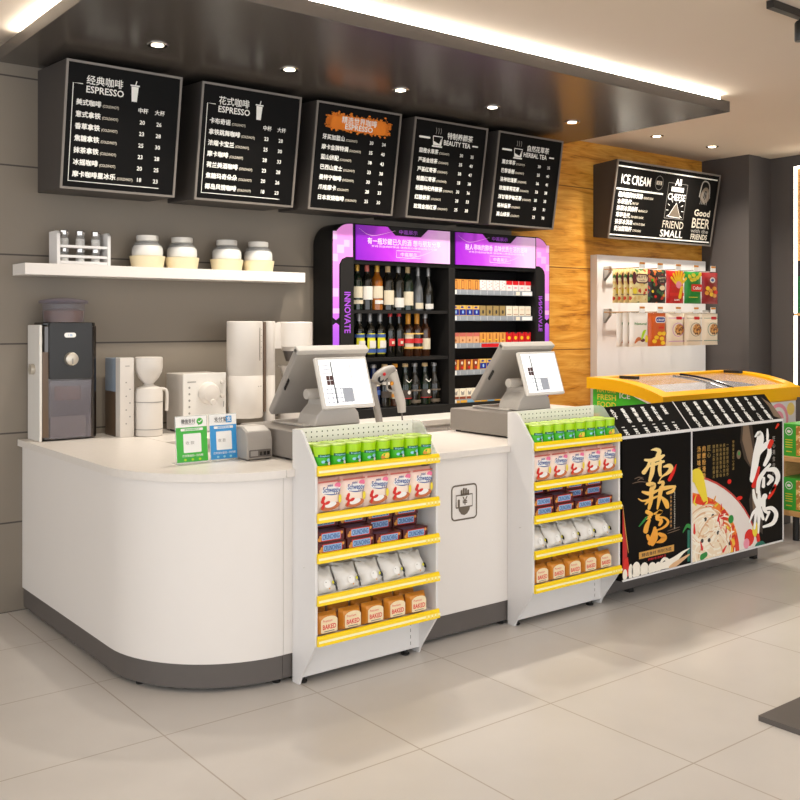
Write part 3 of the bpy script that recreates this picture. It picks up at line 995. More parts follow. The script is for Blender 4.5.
# ================================================================== MENU BOARDS
def cup_icon(m, fr, a, b, s, c):
    m.poly(fr, [(a - 0.36 * s, b + 0.8 * s), (a + 0.36 * s, b + 0.8 * s), (a + 0.26 * s, b - 0.6 * s), (a - 0.26 * s, b - 0.6 * s)], c, 'ink_white')
    m.rect(fr, a - 0.46 * s, a + 0.46 * s, b + 0.84 * s, b + 0.96 * s, c, 'ink_white')
    m.stroke(fr, [(a + 0.05 * s, b + 0.95 * s), (a + 0.14 * s, b + 1.35 * s)], 0.09 * s, c, 'ink_white', False, False)


def tea_icon(m, fr, a, b, s, c):
    loop(m, fr, [(a - 0.5 * s, b + 0.4 * s), (a - 0.42 * s, b - 0.3 * s), (a + 0.42 * s, b - 0.3 * s), (a + 0.5 * s, b + 0.4 * s)], 0.07 * s, c, 'ink_white')
    m.poly(fr, [(a - 0.44 * s, b + 0.0 * s), (a + 0.2 * s, b - 0.2 * s), (a + 0.4 * s, b + 0.3 * s), (a + 0.42 * s, b - 0.3 * s), (a - 0.42 * s, b - 0.3 * s)], c, 'ink_white')
    m.rect(fr, a - 0.55 * s, a + 0.55 * s, b - 0.48 * s, b - 0.36 * s, c, 'ink_white')
    for i in (-0.25, 0.0, 0.25):
        m.stroke(fr, [(a + i * s, b + 0.6 * s), (a + (i + 0.06) * s, b + 0.85 * s), (a + i * s, b + 1.1 * s)], 0.05 * s, c, 'ink_grey', caps=False)


def menu_board(x0, w_, label, title, sub, items, style):
    yb, yt, zb, zt = 4.714, 4.617, 2.095, 2.70
    t = thing('menu_board', label, 'menu board', (x0 + w_ / 2, W, 2.4), 'menu boards over the back counter')
    MB().prism([(yb + 0.004, zb), (yt + 0.004, zt), (W - 0.002, 2.725), (W - 0.002, 2.105)], 0, x0, x0 + w_, 'board_case').build('casing', t, bevel=0.002)
    fr = Frame((x0, yb, zb), (1, 0, 0), (0, yt - yb, zt - zb))
    H = math.hypot(yt - yb, zt - zb)
    f = MB()
    e = 0.011
    for a0, a1, b0, b1 in ((0, w_, 0, e), (0, w_, H - e, H), (0, e, e, H - e), (w_ - e, w_, e, H - e)):
        f.fbox(fr, a0, a1, b0, b1, -0.002, 0.007, 'board_frame')
    f.build('frame', t)
    p = MB()
    p.rect(fr, e, w_ - e, e, H - e, 0.002, 'board_black')
    c = 0.003
    Z = lambda q: H * (1 - q)
    if style == 'splash':
        rn = random.Random(5)
        p.rrect(fr, 0.09, w_ - 0.09, Z(0.235), Z(0.10), 0.04, c, 'orange_paint')
        for k in range(230):
            sd = rn.choice('tblr')
            if sd in 'tb':
                x, y = rn.uniform(0.1, w_ - 0.1), (Z(0.10) if sd == 't' else Z(0.235)) + rn.gauss(0, 0.008)
            else:
                x, y = (0.09 if sd == 'l' else w_ - 0.09) + rn.gauss(0, 0.012), rn.uniform(Z(0.225), Z(0.115))
            r_ = rn.uniform(0.002, 0.007)
            p.ell(fr, x, y, r_ * rn.uniform(1, 1.8), r_, c, 'orange_paint', 7)
        p.text(fr, title, w_ / 2, Z(0.165), 0.042, c + 0.001, 'paper_white', 'c', bold=0.02)
        p.text(fr, sub, w_ / 2, Z(0.222), 0.042, c + 0.001, 'paper_white', 'c', bold=0.02, fit=0.20)
    elif style == 'cup':
        p.text(fr, title, 0.10, Z(0.165), 0.046, c, 'ink_white', bold=0.02)
        p.text(fr, sub, 0.10, Z(0.235), 0.045, c, 'ink_white', bold=0.02, fit=0.19)
        cup_icon(p, fr, 0.345, Z(0.205), 0.052, c)
        p.stroke(fr, [(0.085, Z(0.175)), (0.038, Z(0.175)), (0.038, Z(0.935)), (w_ - 0.09, Z(0.935))], 0.004, c, 'ink_white', False, False)
    else:
        p.text(fr, title, 0.27, Z(0.165), 0.043, c, 'ink_white', bold=0.03)
        p.text(fr, sub, 0.245, Z(0.235), 0.042, c, 'ink_white', bold=0.02, fit=0.225)
        tea_icon(p, fr, 0.195, Z(0.21), 0.075, c)
        p.rrect(fr, 0.045, 0.135, Z(0.195), Z(0.175), 0.006, c, 'ink_white')
        p.rrect(fr, w_ - 0.12, w_ - 0.07, Z(0.215), Z(0.20), 0.005, c, 'ink_white')
    for i, (nm, p1, p2) in enumerate(items):
        y = Z(0.335 + i * 0.0935)
        p.text(fr, nm, 0.055, y, 0.031, c, 'ink_white', bold=0.06)
        p.text(fr, '(COLD/HOT)', 0.055 + 0.031 * len(nm) + 0.008, y, 0.018, c, 'ink_cream', sx=0.78, bold=0.02)
        p.text(fr, p1, w_ * 0.665, y, 0.028 if len(p1) < 3 and p1 != '中杯' else 0.027, c, 'ink_white', 'c', bold=0.045)
        p.text(fr, p2, w_ * 0.815, y, 0.028 if len(p2) < 3 and p2 != '大杯' else 0.027, c, 'ink_white', 'c', bold=0.03)
    p.build('menu_panel', t)


menu_board(1.596, 0.592, 'leftmost of the five tilted menu boards, above the spice rack and white jars', '经典咖啡', 'ESPRESSO',
           [('美式咖啡', '中杯', '大杯'), ('意式拿铁', '20', '26'), ('香草拿铁', '23', '28'), ('焦糖拿铁', '25', '30'), ('抹茶拿铁', '23', '28'), ('冰摇咖啡', '20', '25'), ('摩卡咖啡星冰乐', '18', '23')], 'cup')
menu_board(2.30, 0.605, 'menu board with a white takeaway cup drawing beside its heading', '花式咖啡', 'ESPRESSO',
           [('卡布奇诺', '中杯', '大杯'), ('拿铁跳舞咖啡', '23', '28'), ('浓缩卡宝兰', '25', '30'), ('摩卡咖啡', '28', '33'), ('荷兰美酒咖啡', '23', '28'), ('焦糖玛奇朵朵', '20', '26'), ('椰岛风情咖啡', '18', '23')], 'cup')
menu_board(3.007, 0.605, 'menu board with an orange paint splash behind its heading', '精选世界咖啡', 'ESPRESSO',
           [('牙买加蓝山', '30', '34'), ('摩卡金牌特调', '35', '40'), ('蓝山拼配', '38', '43'), ('巴西山度士', '33', '38'), ('曼特宁咖啡', '30', '36'), ('爪哇摩卡', '28', '33'), ('日本炭烧咖啡', '25', '30')], 'splash')
menu_board(3.716, 0.605, 'menu board headed BEAUTY TEA with a steaming cup drawing', '特制养颜茶', 'BEAUTY TEA',
           [('甜橙水果茶', '30', '35'), ('芦荟金桔茶', '35', '40'), ('芦荟红枣茶', '38', '43'), ('桂圆红枣茶', '33', '38'), ('桂圆枸杞养颜茶', '30', '36'), ('红糖姜茶', '28', '33'), ('玫瑰金桔红茶', '25', '30')], 'tea')
menu_board(4.419, 0.612, 'menu board headed HERBAL TEA, last before the wood wall', '自然花草茶', 'HERBAL TEA',
           [('薰衣草茶', '30', '35'), ('巴黎香榭', '35', '40'), ('洛神玫瑰茶', '36', '41'), ('玫瑰茉莉花茶', '33', '38'), ('洋甘菊伊甸花茶', '30', '35'), ('格林童茶', '28', '31'), ('高山绿茶', '25', '30')], 'tea')

# ice cream board on the wood wall
t = thing('ice_cream_board', 'wide black ICE CREAM chalk board on the wood wall', 'menu board', (6.5, W, 2.4))
x0, x1 = 5.833, 7.165
yb, yt, zb, zt = 4.90, 4.80, 2.09, 2.685
MB().prism([(yb + 0.004, zb), (yt + 0.004, zt), (W - 0.002, 2.67), (W - 0.002, 2.109)], 0, x0, x1, 'board_case').build('casing', t, bevel=0.002)
fr = Frame((x0, yb, zb), (1, 0, 0), (0, yt - yb, zt - zb))
H = math.hypot(yt - yb, zt - zb); WD = x1 - x0; e = 0.014
f = MB()
for a0, a1, b0, b1 in ((0, WD, 0, e), (0, WD, H - e, H), (0, e, e, H - e), (WD - e, WD, e, H - e)):
    f.fbox(fr, a0, a1, b0, b1, -0.002, 0.008, 'board_frame')
f.build('frame', t)
p = MB(); c = 0.003
p.rect(fr, e, WD - e, e, H - e, 0.002, 'board_black')
p.rect(fr, 0.02, WD - 0.03, H - 0.052, H - 0.042, c, 'ink_white')
p.rect(fr, 0.02, WD - 0.03, 0.028, 0.038, c, 'ink_white')
p.rect(fr, 0.03, 0.60, H - 0.225, H - 0.212, c, 'ink_white')
p.text(fr, 'ICE CREAM', 0.07, H - 0.175, 0.10, c, 'ink_white', fit=0.36, bold=0.008)
p.stroke(fr, [(0.535 + 0.05 * math.cos(a * PI / 8), H - 0.135 + 0.055 * math.sin(a * PI / 8)) for a in range(17)], 0.004, c, 'ink_grey', False, False)
p.rect(fr, 0.50, 0.57, H - 0.15, H - 0.12, c + 0.0004, 'ink_cream')
p.text(fr, 'ICE', 0.535, H - 0.146, 0.03, c + 0.001, 'ink_dark', 'c', bold=0.02)
for i, (nm, en) in enumerate((('经典招牌冰淇淋', "SUNDAE'S CREAM"), ('水果圣代', 'FRUIT CUP'), ('鲜果冰淇淋杯', 'MILKSHAKE CUP'), ('草莓圣代', 'STRAWBERRY SUNDAE'), ('抹茶冰淇淋', 'MATCHA ICE CREAM'), ('奶油甜筒杯', 'CONE SUNDAE'))):
    y = H - 0.275 - i * 0.052
    p.text(fr, nm, 0.06, y, 0.042, c, 'ink_white', bold=0.05)
    p.text(fr, en, 0.06 + 0.042 * len(nm) + 0.012, y, 0.024, c, 'ink_cream', sx=0.62, bold=0.02)
loop(p, fr, [(0.655, 0.2), (0.905, 0.2), (0.905, H - 0.12), (0.655, H - 0.12)], 0.004, c, 'ink_grey')
p.text(fr, 'All', 0.78, H - 0.135, 0.075, c + 0.0006, 'ink_white', 'c', bold=0.03)
p.rect(fr, 0.70, 0.86, H - 0.185, H - 0.150, c + 0.0004, 'ink_white')
p.text(fr, 'natural', 0.78, H - 0.178, 0.034, c + 0.001, 'ink_dark', 'c', bold=0.02)
p.text(fr, 'CHEESE', 0.78, H - 0.255, 0.075, c, 'ink_white', 'c', fit=0.23, bold=0.01)
p.poly(fr, [(0.70, 0.215), (0.86, 0.21), (0.85, 0.245), (0.79, 0.325), (0.745, 0.27)], c, 'brown_ink')
loop(p, fr, [(0.70, 0.215), (0.86, 0.21), (0.79, 0.33)], 0.006, c + 0.0005, 'ink_white')
for a in range(-1, 8):
    q = a * PI / 6
    p.stroke(fr, [(0.78 + 0.085 * math.cos(q), 0.265 + 0.075 * math.sin(q)), (0.78 + 0.115 * math.cos(q), 0.265 + 0.1 * math.sin(q))], 0.005, c, 'ink_white', False, False)
p.text(fr, 'FRIEND', 0.78, 0.122, 0.085, c, 'ink_cream', 'c', fit=0.28)
p.text(fr, 'SMALL', 0.775, 0.05, 0.08, c, 'ink_white', 'c', fit=0.30, bold=0.012)
p.stroke(fr, [(1.08, H - 0.20), (1.10, H - 0.09), (1.15, H - 0.07), (1.20, H - 0.1), (1.22, H - 0.2)], 0.012, c, 'ink_grey')
p.stroke(fr, [(1.15, H - 0.24), (1.11, H - 0.2), (1.14, H - 0.14), (1.18, H - 0.14), (1.20, H - 0.2), (1.16, H - 0.24)], [0.03, 0.04, 0.03, 0.03, 0.04, 0.03], c, 'brown_ink')
for i in range(5):
    p.stroke(fr, [(1.10 + i * 0.022, H - 0.26), (1.12 + i * 0.018, H - 0.16)], 0.005, c + 0.0005, 'ink_grey', False)
p.text(fr, 'Good', 1.15, 0.245, 0.075, c, 'ink_cream', 'c', bold=0.04, fit=0.22)
p.text(fr, 'BEER', 1.15, 0.145, 0.115, c, 'ink_cream', 'c', fit=0.25, bold=0.01)
p.text(fr, 'with the', 1.15, 0.105, 0.045, c, 'ink_grey', 'c', bold=0.03, fit=0.24)
p.text(fr, 'FRIENDS', 1.15, 0.05, 0.062, c, 'ink_cream', 'c', fit=0.23, bold=0.02)
p.build('menu_panel', t)

# ================================================================== WALL SHELF
o = MB().box(1.473, 3.072, 4.84, W - 0.001, 1.68, 1.737, 'white_laminate').build('wall_shelf', bevel=0.002)
tag(o, 'long white floating shelf on the taupe wall above the coffee machines', 'shelf')

t = thing('spice_rack', 'white two-tier rack of small glass spice bottles at the wall shelf left end', 'spice rack', (1.77, 4.93, 1.737))
for x in (1.635, 1.893):
    MB().prism([(4.865, 1.737), (4.985, 1.737), (4.985, 1.905), (4.885, 1.905), (4.865, 1.890)], 0, x, x + 0.017, 'white_metal').build('side_panel', t, bevel=0.002)
for z in (1.742, 1.772, 1.822):
    q = MB().box(1.652, 1.893, 4.868, 4.878, z, z + 0.013, 'white_metal')
    q.build('rail', t, bevel=0.001)
for z in (1.739, 1.824):
    MB().box(1.652, 1.893, 4.87, 4.98, z, z + 0.005, 'white_metal').build('shelf', t)
SB = thing('spice_bottle', '', 'bottle', (0, 0, 0), 'glass bottles in the white spice rack')
MB().lathe([(0.0235, 0), (0.0245, 0.004), (0.0245, 0.045), (0.018, 0.054), (0.018, 0.058)], (0, 0, 0), 'clear_glass', 16).build('glass', SB)
MB().lathe([(0.0215, 0.004), (0.0215, 0.042)], (0, 0, 0), 'powder_white', 14).build('contents', SB)
MB().lathe([(0.021, 0.058), (0.0235, 0.06), (0.0235, 0.08), (0.021, 0.083)], (0, 0, 0), 'chrome', 16).build('cap', SB)
SB = Repeat(SB)
for i, x in enumerate((1.69, 1.772, 1.853)):
    SB.put((x, 4.925, 1.744), 'small chrome-capped glass bottle, %s from the left on the lower tier of the spice rack' % ORD[i])
for i, x in enumerate((1.69, 1.772, 1.853)):
    SB.put((x, 4.925, 1.8295), 'small chrome-capped glass bottle, %s from the left on the upper tier of the spice rack' % ORD[i])

JR = thing('storage_jar', '', 'jar', (0, 0, 0), 'white jars on the wall shelf')
MB().lathe([(0.078, 0), (0.083, 0.002), (0.093, 0.058), (0.093, 0.062), (0.083, 0.062)], (0, 0, 0), 'cream_cup', 28).build('cup_base', JR)
MB().lathe([(0.082, 0.0635), (0.084, 0.075), (0.082, 0.105), (0.074, 0.124), (0.058, 0.137), (0.054, 0.142)], (0, 0, 0), 'clear_glass', 28).build('glass', JR)
MB().lathe([(0.079, 0.065), (0.081, 0.078), (0.080, 0.106), (0.07, 0.118), (0.04, 0.117)], (0, 0, 0), 'powder_white', 28).build('contents', JR)
MB().lathe([(0.054, 0.1425), (0.058, 0.146), (0.058, 0.168), (0.055, 0.172)], (0, 0, 0), 'bezel_white', 28).build('lid', JR)
JR = Repeat(JR)
for i, x in enumerate((2.138, 2.337, 2.61, 2.812)):
    JR.put((x, 4.935, 1.737), 'glass jar of white powder in cream cup, %s from the left on wall shelf' % ORD[i])

# ================================================================== COFFEE MACHINES
Z0 = 0.86
t = thing('coffee_grinder', 'tall black and chrome coffee grinder with a clear bean hopper on the corner counter', 'coffee grinder', (1.68, 4.92, Z0))
q = MB().prism(rr(1.556, 1.842, 4.855, 5.03, 0.04, 6), 2, Z0 + 0.006, 1.43, 'dark_chrome', True)
q.prism(rr(1.565, 1.836, 4.86, 5.025, 0.036, 6), 2, 1.43, 1.447, 'black_gloss', True)
q.build('body', t, bevel=0.004)
MB().box(1.543, 1.557, 4.845, 5.03, Z0, 1.435, 'bezel_white').build('side_panel', t, bevel=0.005)
MB().prism(rr(1.589, 1.805, 1.165, 1.447, 0.012, 3), 1, 4.838, 4.858, 'black_plastic').build('control_panel', t, bevel=0.003)
q = MB().lathe([(0.034, 0), (0.034, 0.008), (0.031, 0.022), (0.027, 0.025)], (1.695, 4.838, 1.265), 'champagne', 24, axis=1)
q.rrect(front(4.8125), 1.691, 1.699, 1.24, 1.268, 0.003, 0.0005, 'ink_grey')
q.build('dial', t)
q = MB(); fr = front(4.8375)
q.rrect(fr, 1.662, 1.72, 1.372, 1.396, 0.011, 0.0008, 'paper_white')
q.text(fr, '1.25', 1.691, 1.379, 0.013, 0.0014, 'sign_blue', 'c', bold=0.02)
q.build('badge', t)
MB().prism(rr(1.592, 1.80, 0.87, 1.16, 0.01, 3), 1, 4.843, 4.853, 'smoke_glass').build('grounds_bin', t, bevel=0.002)
MB().box(1.60, 1.775, 4.8535, 4.857, 0.875, 0.98, 'coffee_ground').box(1.62, 1.75, 4.8535, 4.857, 1.06, 1.13, 'coffee_beans').build('coffee_grounds', t)
q = MB().lathe([(0.1, 1.4475), (0.1, 1.45), (0.104, 1.535), (0.104, 1.54)], (1.685, 4.915, 0), 'smoke_glass', 30)
q.build('hopper', t)
MB().lathe([(0.09, 1.4485), (0.093, 1.452), (0.096, 1.505), (0.06, 1.516), (0.01, 1.52)], (1.685, 4.915, 0), 'coffee_beans', 26).build('coffee_beans', t)
MB().lathe([(0.104, 1.541), (0.118, 1.543), (0.120, 1.552), (0.112, 1.558), (0.06, 1.568), (0.02, 1.572)], (1.685, 4.915, 0), 'smoke_lid', 30).build('hopper_lid', t)
q = MB()
q.lathe([(0.026, -0.018), (0.026, 0.0), (0.022, 0.004)], (1.541, 4.93, 1.215), 'champagne', 18, axis=0)
q.build('side_knob', t)
MB().box(1.558, 1.588, 4.848, 4.854, 0.88, 1.30, 'brown_plastic').build('reflection_strip', t)  # brown reflection in the chrome side, put in as a coloured strip

t = thing('drip_coffee_maker', 'slim white coffee maker with a blue water tank, between grinder and thermos jug', 'coffee maker', (1.96, 4.88, Z0))
MB().box(1.925, 2.0, 4.78, 4.84, Z0, 1.266, 'pearl').build('front_panel', t, bevel=0.003)
MB().box(1.928, 1.998, 4.84, 4.99, Z0, 1.09, 'brown_plastic').build('lower_body', t, bevel=0.003)
MB().box(1.928, 1.998, 4.84, 4.99, 1.09, 1.262, 'blue_tank').build('water_tank', t, bevel=0.003)
q = MB(); fr = front(4.7795)
for i in range(7):
    q.ell(fr, 1.965 + (0.012 if i % 2 else -0.008), 0.93 + i * 0.035, 0.004, 0.004, 0.0005, 'ink_grey', 10)
q.rect(fr, 1.952, 1.975, 1.222, 1.226, 0.0005, 'ink_grey')
q.build('touch_icons', t)

t = thing('thermos_jug', 'white thermos jug under an hourglass dripper, beside the slim white coffee maker', 'jug', (2.083, 4.79, Z0))
MB().lathe([(0.066, Z0), (0.071, Z0 + 0.004), (0.071, 1.085), (0.064, 1.108), (0.03, 1.120), (0.024, 1.128)], (2.083, 4.79, 0), 'pearl', 32).build('flask', t)
MB().lathe([(0.024, 1.1285), (0.028, 1.134), (0.05, 1.158), (0.067, 1.19), (0.071, 1.215), (0.071, 1.265), (0.064, 1.268)], (2.083, 4.79, 0), 'pearl', 32).build('dripper', t)
MB().tube([(2.13, 4.79, 1.098), (2.16, 4.785, 1.10), (2.178, 4.782, 1.085), (2.18, 4.782, 1.04), (2.178, 4.782, 0.985)], 0.009, 'pearl', 10).build('handle', t)
MB().lathe([(0.0722, 0.895), (0.0722, 0.899)], (2.083, 4.79, 0), 'ink_grey', 32).lathe([(0.0722, 1.035), (0.0722, 1.039)], (2.083, 4.79, 0), 'ink_grey', 32).build('groove_rings', t)

t = thing('espresso_machine', 'white box coffee machine with one large round dial, behind the payment signs', 'coffee machine', (2.385, 4.85, Z0))
MB().box(2.262, 2.505, 4.765, 4.97, Z0 + 0.008, 1.172, 'pearl').build('body', t, bevel=0.005)
MB().box(2.258, 2.508, 4.75, 4.765, Z0 + 0.004, 1.176, 'bezel_white').build('front_panel', t, bevel=0.003)
MB().lathe([(0.058, 0), (0.060, 0.006), (0.055, 0.03), (0.045, 0.044), (0.02, 0.05)], (2.40, 4.75, 1.07), 'pearl', 30, axis=1).lathe([(0.018, 0), (0.015, 0.022)], (2.405, 4.712, 1.022), 'pearl', 14, axis=1).build('dial', t)
for z in (1.125, 1.05):
    MB().lathe([(0.012, 0), (0.011, 0.016), (0.006, 0.018)], (2.482, 4.75, z), 'pearl', 16, axis=1).build('knob', t)
q = MB(); fr = front(4.7495)
for i in range(5):
    q.ell(fr, 2.292, 0.965 + i * 0.034, 0.006, 0.006, 0.0005, 'ink_grey', 10)
q.rect(fr, 2.28, 2.33, 1.128, 1.133, 0.0005, 'ink_grey'); q.rect(fr, 2.49, 2.494, 0.99, 1.02, 0.0005, 'ink_grey')
q.build('panel_markings', t)
for x in (2.275, 2.47):
    for y in (4.79, 4.93):
        MB().box(x, x + 0.02, y, y + 0.02, Z0, Z0 + 0.008, 'rubber_black').build('foot', t)

t = thing('filter_coffee_machine', 'tall white filter coffee machine with a round water column, behind the left checkout terminal', 'coffee machine', (2.75, 4.75, Z0))
MB().prism(rr(2.53, 3.06, 4.66, 4.86, 0.04, 5), 2, Z0, Z0 + 0.022, 'plinth_grey', True).build('base', t, bevel=0.003)
q = MB().lathe([(0.102, 0.925), (0.106, 0.93), (0.106, 1.155), (0.1045, 1.157), (0.106, 1.159), (0.106, 1.45), (0.102, 1.453)], (2.628, 4.76, 0), 'pearl', 40, sx=0.93, sy=0.93)
fr = CylFrame(2.628, 4.76, 0, 0.0988)
q.stroke(fr, [(0.045, 1.24), (0.045, 1.415)], 0.006, 0.0006, 'brown_ink', False)
for i in range(6):
    q.rect(fr, 0.055, 0.066, 1.245 + i * 0.032, 1.248 + i * 0.032, 0.0006, 'ink_grey')
q.rect(fr, 0.03, 0.062, 1.095, 1.1, 0.0006, 'ink_grey')
q.build('water_tank', t)
MB().box(2.735, 2.75, 4.74, 4.78, 0.95, 1.45, 'brown_plastic').build('tank_bracket', t)
MB().lathe([(0.032, Z0 + 0.022), (0.033, Z0 + 0.04), (0.033, 1.15), (0.0315, 1.152), (0.033, 1.154), (0.033, 1.45), (0.03, 1.453)], (2.782, 4.76, 0), 'pearl', 24).build('column', t)
MB().lathe([(0.07, 1.285), (0.08, 1.30), (0.101, 1.31), (0.101, 1.445), (0.097, 1.45)], (2.95, 4.76, 0), 'pearl', 36).lathe([(0.05, 1.225), (0.068, 1.2849)], (2.95, 4.76, 0), 'plinth_grey', 30).box(2.81, 2.86, 4.745, 4.775, 1.30, 1.445, 'pearl').build('filter_holder', t)
MB().lathe([(0.08, Z0 + 0.023), (0.085, Z0 + 0.03), (0.085, 1.0), (0.05, 1.10), (0.07, 1.17), (0.088, 1.20), (0.084, 1.20), (0.05, 1.12)], (2.94, 4.76, 0), 'pearl', 32).build('carafe', t)


# ---- payment signs
def pay_sign(x0, x1, label, colour, title, icon, txt1, txt2):
    y = 3.735
    t = thing('payment_sign', label, 'sign', ((x0 + x1) / 2, y, Z0), 'payment signs on the corner counter')
    fr = Frame((x0, y, Z0 + 0.003), (1, 0, 0), (0, 0.10, 1.0))
    wd, h = x1 - x0, 0.192
    MB().fbox(fr, 0, wd, 0, h + 0.003, -0.005, 0, 'acrylic').box(x0, x1, y - 0.012, y + 0.045, Z0, Z0 + 0.003, 'acrylic').build('acrylic_stand', t)
    p = MB()
    p.rect(fr, 0.002, wd - 0.002, 0.004, h * 0.77, 0.0008, colour)
    p.rect(fr, 0.002, wd - 0.002, h * 0.77, h, 0.0008, 'paper_white')
    p.text(fr, title, wd * 0.40, h * 0.855, 0.021, 0.0016, 'ink_dark', 'c', bold=0.03, fit=wd * 0.44)
    p.rect(fr, wd * 0.2, wd * 0.6, h * 0.825, h * 0.832, 0.0016, 'ink_grey')
    if icon == 'check':
        p.ell(fr, wd * 0.77, h * 0.885, 0.0145, 0.014, 0.0014, colour, 20)
        p.poly(fr, [(wd * 0.70, h * 0.845), (wd * 0.72, h * 0.80), (wd * 0.80, h * 0.83)], 0.0014, colour)
        p.stroke(fr, [(wd * 0.715, h * 0.89), (wd * 0.755, h * 0.865), (wd * 0.83, h * 0.915)], 0.004, 0.002, 'paper_white', False)
    else:
        p.rrect(fr, wd * 0.60, wd * 0.82, h * 0.815, h * 0.965, 0.004, 0.0014, colour)
        p.text(fr, '支', wd * 0.71, h * 0.85, 0.023, 0.002, 'paper_white', 'c', bold=0.02)
    p.rrect(fr, wd * 0.16, wd * 0.86, h * 0.69, h * 0.745, 0.003, 0.0014, 'paper_white')
    p.text(fr, txt1, wd * 0.51, h * 0.70, 0.0085, 0.002, colour, 'c', bold=0.02)
    p.rrect(fr, wd * 0.23, wd * 0.79, h * 0.22, h * 0.63, 0.004, 0.0014, 'paper_white')
    p.text(fr, '收 款', wd * 0.29, h * 0.40, 0.016, 0.002, 'ink_grey', fit=wd * 0.28)
    p.text(fr, txt2, wd * 0.51, h * 0.135, 0.0105, 0.0014, 'paper_white', 'c', bold=0.02)
    for a in (0.27, 0.5, 0.73):
        p.ell(fr, wd * a, h * 0.07, 0.006, 0.005, 0.0014, 'lime' if icon == 'check' else 'sky_print', 10)
    p.build('printed_card', t)


pay_sign(1.746, 1.890, 'green and white payment sign in a clear stand on the corner counter', 'sign_green', '微信支付', 'check', '推荐使用微信支付', '打开微信扫一扫付款')
pay_sign(1.900, 2.030, 'blue and white payment sign in a clear stand, nearer the receipt printer', 'sign_blue', '支付宝', 'zhi', '推荐使用支付宝', '打开支付宝扫一扫付款')

# ---- receipt printer
t = thing('receipt_printer', 'small grey receipt printer between the blue payment sign and the left snack rack', 'printer', (2.06, 3.73, Z0))
MB().prism([(3.65, Z0 + 0.004), (3.80, Z0 + 0.004), (3.80, Z0 + 0.115), (3.785, Z0 + 0.130), (3.70, Z0 + 0.138), (3.662, Z0 + 0.12), (3.65, Z0 + 0.085)], 0, 2.026, 2.150, 'pos_grey').build('body', t, bevel=0.006)
MB().prism([(3.655, Z0 + 0.092), (3.665, Z0 + 0.124), (3.70, Z0 + 0.141), (3.79, Z0 + 0.139), (3.79, Z0 + 0.136), (3.70, Z0 + 0.137), (3.668, Z0 + 0.12), (3.659, Z0 + 0.092)], 0, 2.038, 2.138, 'pos_light').build('paper_cover', t)
q = MB(); fr = front(3.6495)
q.rrect(fr, 2.036, 2.142, Z0 + 0.012, Z0 + 0.045, 0.004, 0.0006, 'plinth_grey')
q.rect(fr, 2.042, 2.078, Z0 + 0.018, Z0 + 0.04, 0.0012, 'ink_grey')
for a in (2.086, 2.104, 2.122):
    q.rect(fr, a, a + 0.013, Z0 + 0.02, Z0 + 0.036, 0.0012, 'black_gloss')
q.build('port_panel', t)
for x in (2.034, 2.126):
    for y in (3.665, 3.79):
        MB().box(x, x + 0.015, y, y + 0.015, Z0, Z0 + 0.004, 'rubber_black').build('foot', t)

# ---- cash drawers and checkout terminals
CD = thing('cash_drawer', '', 'cash drawer', (0, 0, 0), 'grey cash drawers on the checkout counter')
MB().box(-0.21, 0.21, -0.23, 0.23, 0.01, 0.125, 'drawer_grey').build('casing', CD, bevel=0.003)
MB().box(-0.205, 0.205, 0.23, 0.238, 0.014, 0.118, 'pos_grey').build('drawer_front', CD, bevel=0.002)
for x in (-0.19, 0.17):
    for y in (-0.21, 0.19):
        MB().box(x, x + 0.02, y, y + 0.02, 0, 0.01, 'rubber_black').build('foot', CD)
CD = Repeat(CD)
CD.put((2.385, 3.75, Z0), 'grey cash drawer under the left checkout terminal, beside the receipt printer')
CD.put((3.66, 3.75, Z0), 'grey cash drawer under the right checkout terminal, above the hand and banknote emblem')

PT = thing('checkout_terminal', '', 'checkout terminal', (0, 0, 0), 'checkout terminals with two screens')
ox, oy, oz = 3.66, 3.75, 0.985
L_ = lambda pts: [(a - oy, b - oz) for a, b in pts]
# main staff screen: slab leaning towards the customer side
frm = Frame((3.53 - ox, 3.885 - oy, 1.022 - oz), (1, 0, 0), (0, -0.235, 0.30))
q = MB().fbox(frm, 0, 0.385, 0, 0.381, -0.036, 0.0, 'pos_grey')
q.build('main_screen_housing', PT, bevel=0.008)
q = MB().fbox(frm, 0.0, 0.385, 0.358, 0.382, -0.0365, 0.002, 'pos_light')
q.build('top_cap', PT, bevel=0.004)
fb = Frame((3.53 - ox + 0.385, 3.885 - oy, 1.022 - oz), (-1, 0, 0), (0, -0.235, 0.30))
MB().rect(fb, 0.012, 0.373, 0.012, 0.345, 0.0365, 'screen_pale').build('main_screen', PT)
sl = Frame((3.53 - ox - 0.0008, 3.885 - oy, 1.022 - oz), (0, 0.30, 0.235), (0, -0.235, 0.30))
MB().rrect(Frame((3.5292 - ox, 3.885 - oy, 1.022 - oz), (0, -0.30, -0.235), (0, -0.235, 0.30)), 0.010, 0.028, 0.17, 0.235, 0.008, 0.0, 'black_gloss').build('side_slot', PT)
# customer display
frc = Frame((3.594 - ox, 3.53 - oy, 1.079 - oz), (1, 0, 0), (0, 0.07, 0.206))
q = MB().fbox(frc, -0.008, 0.268, -0.008, 0.226, -0.022, 0.0, 'bezel_white')
q.build('customer_display', PT, bevel=0.005)
q = MB()
q.rect(frc, 0.004, 0.256, 0.006, 0.214, 0.0012, 'screen_white')
q.stroke(frc, [(0.066, 0.012), (0.066, 0.205)], 0.0055, 0.002, 'screen_line', False, False)
q.stroke(frc, [(0.166, 0.012), (0.166, 0.205)], 0.003, 0.002, 'screen_pale', False, False)
for i in range(2):
    for j in range(2):
        q.rect(frc, 0.030 + i * 0.018, 0.046 + i * 0.018, 0.098 + j * 0.022, 0.118 + j * 0.022, 0.0022, 'screen_maroon')
for j in range(4):
    q.rect(frc, 0.012, 0.155, 0.018 + j * 0.02, 0.0208 + j * 0.02, 0.002, 'screen_pale')
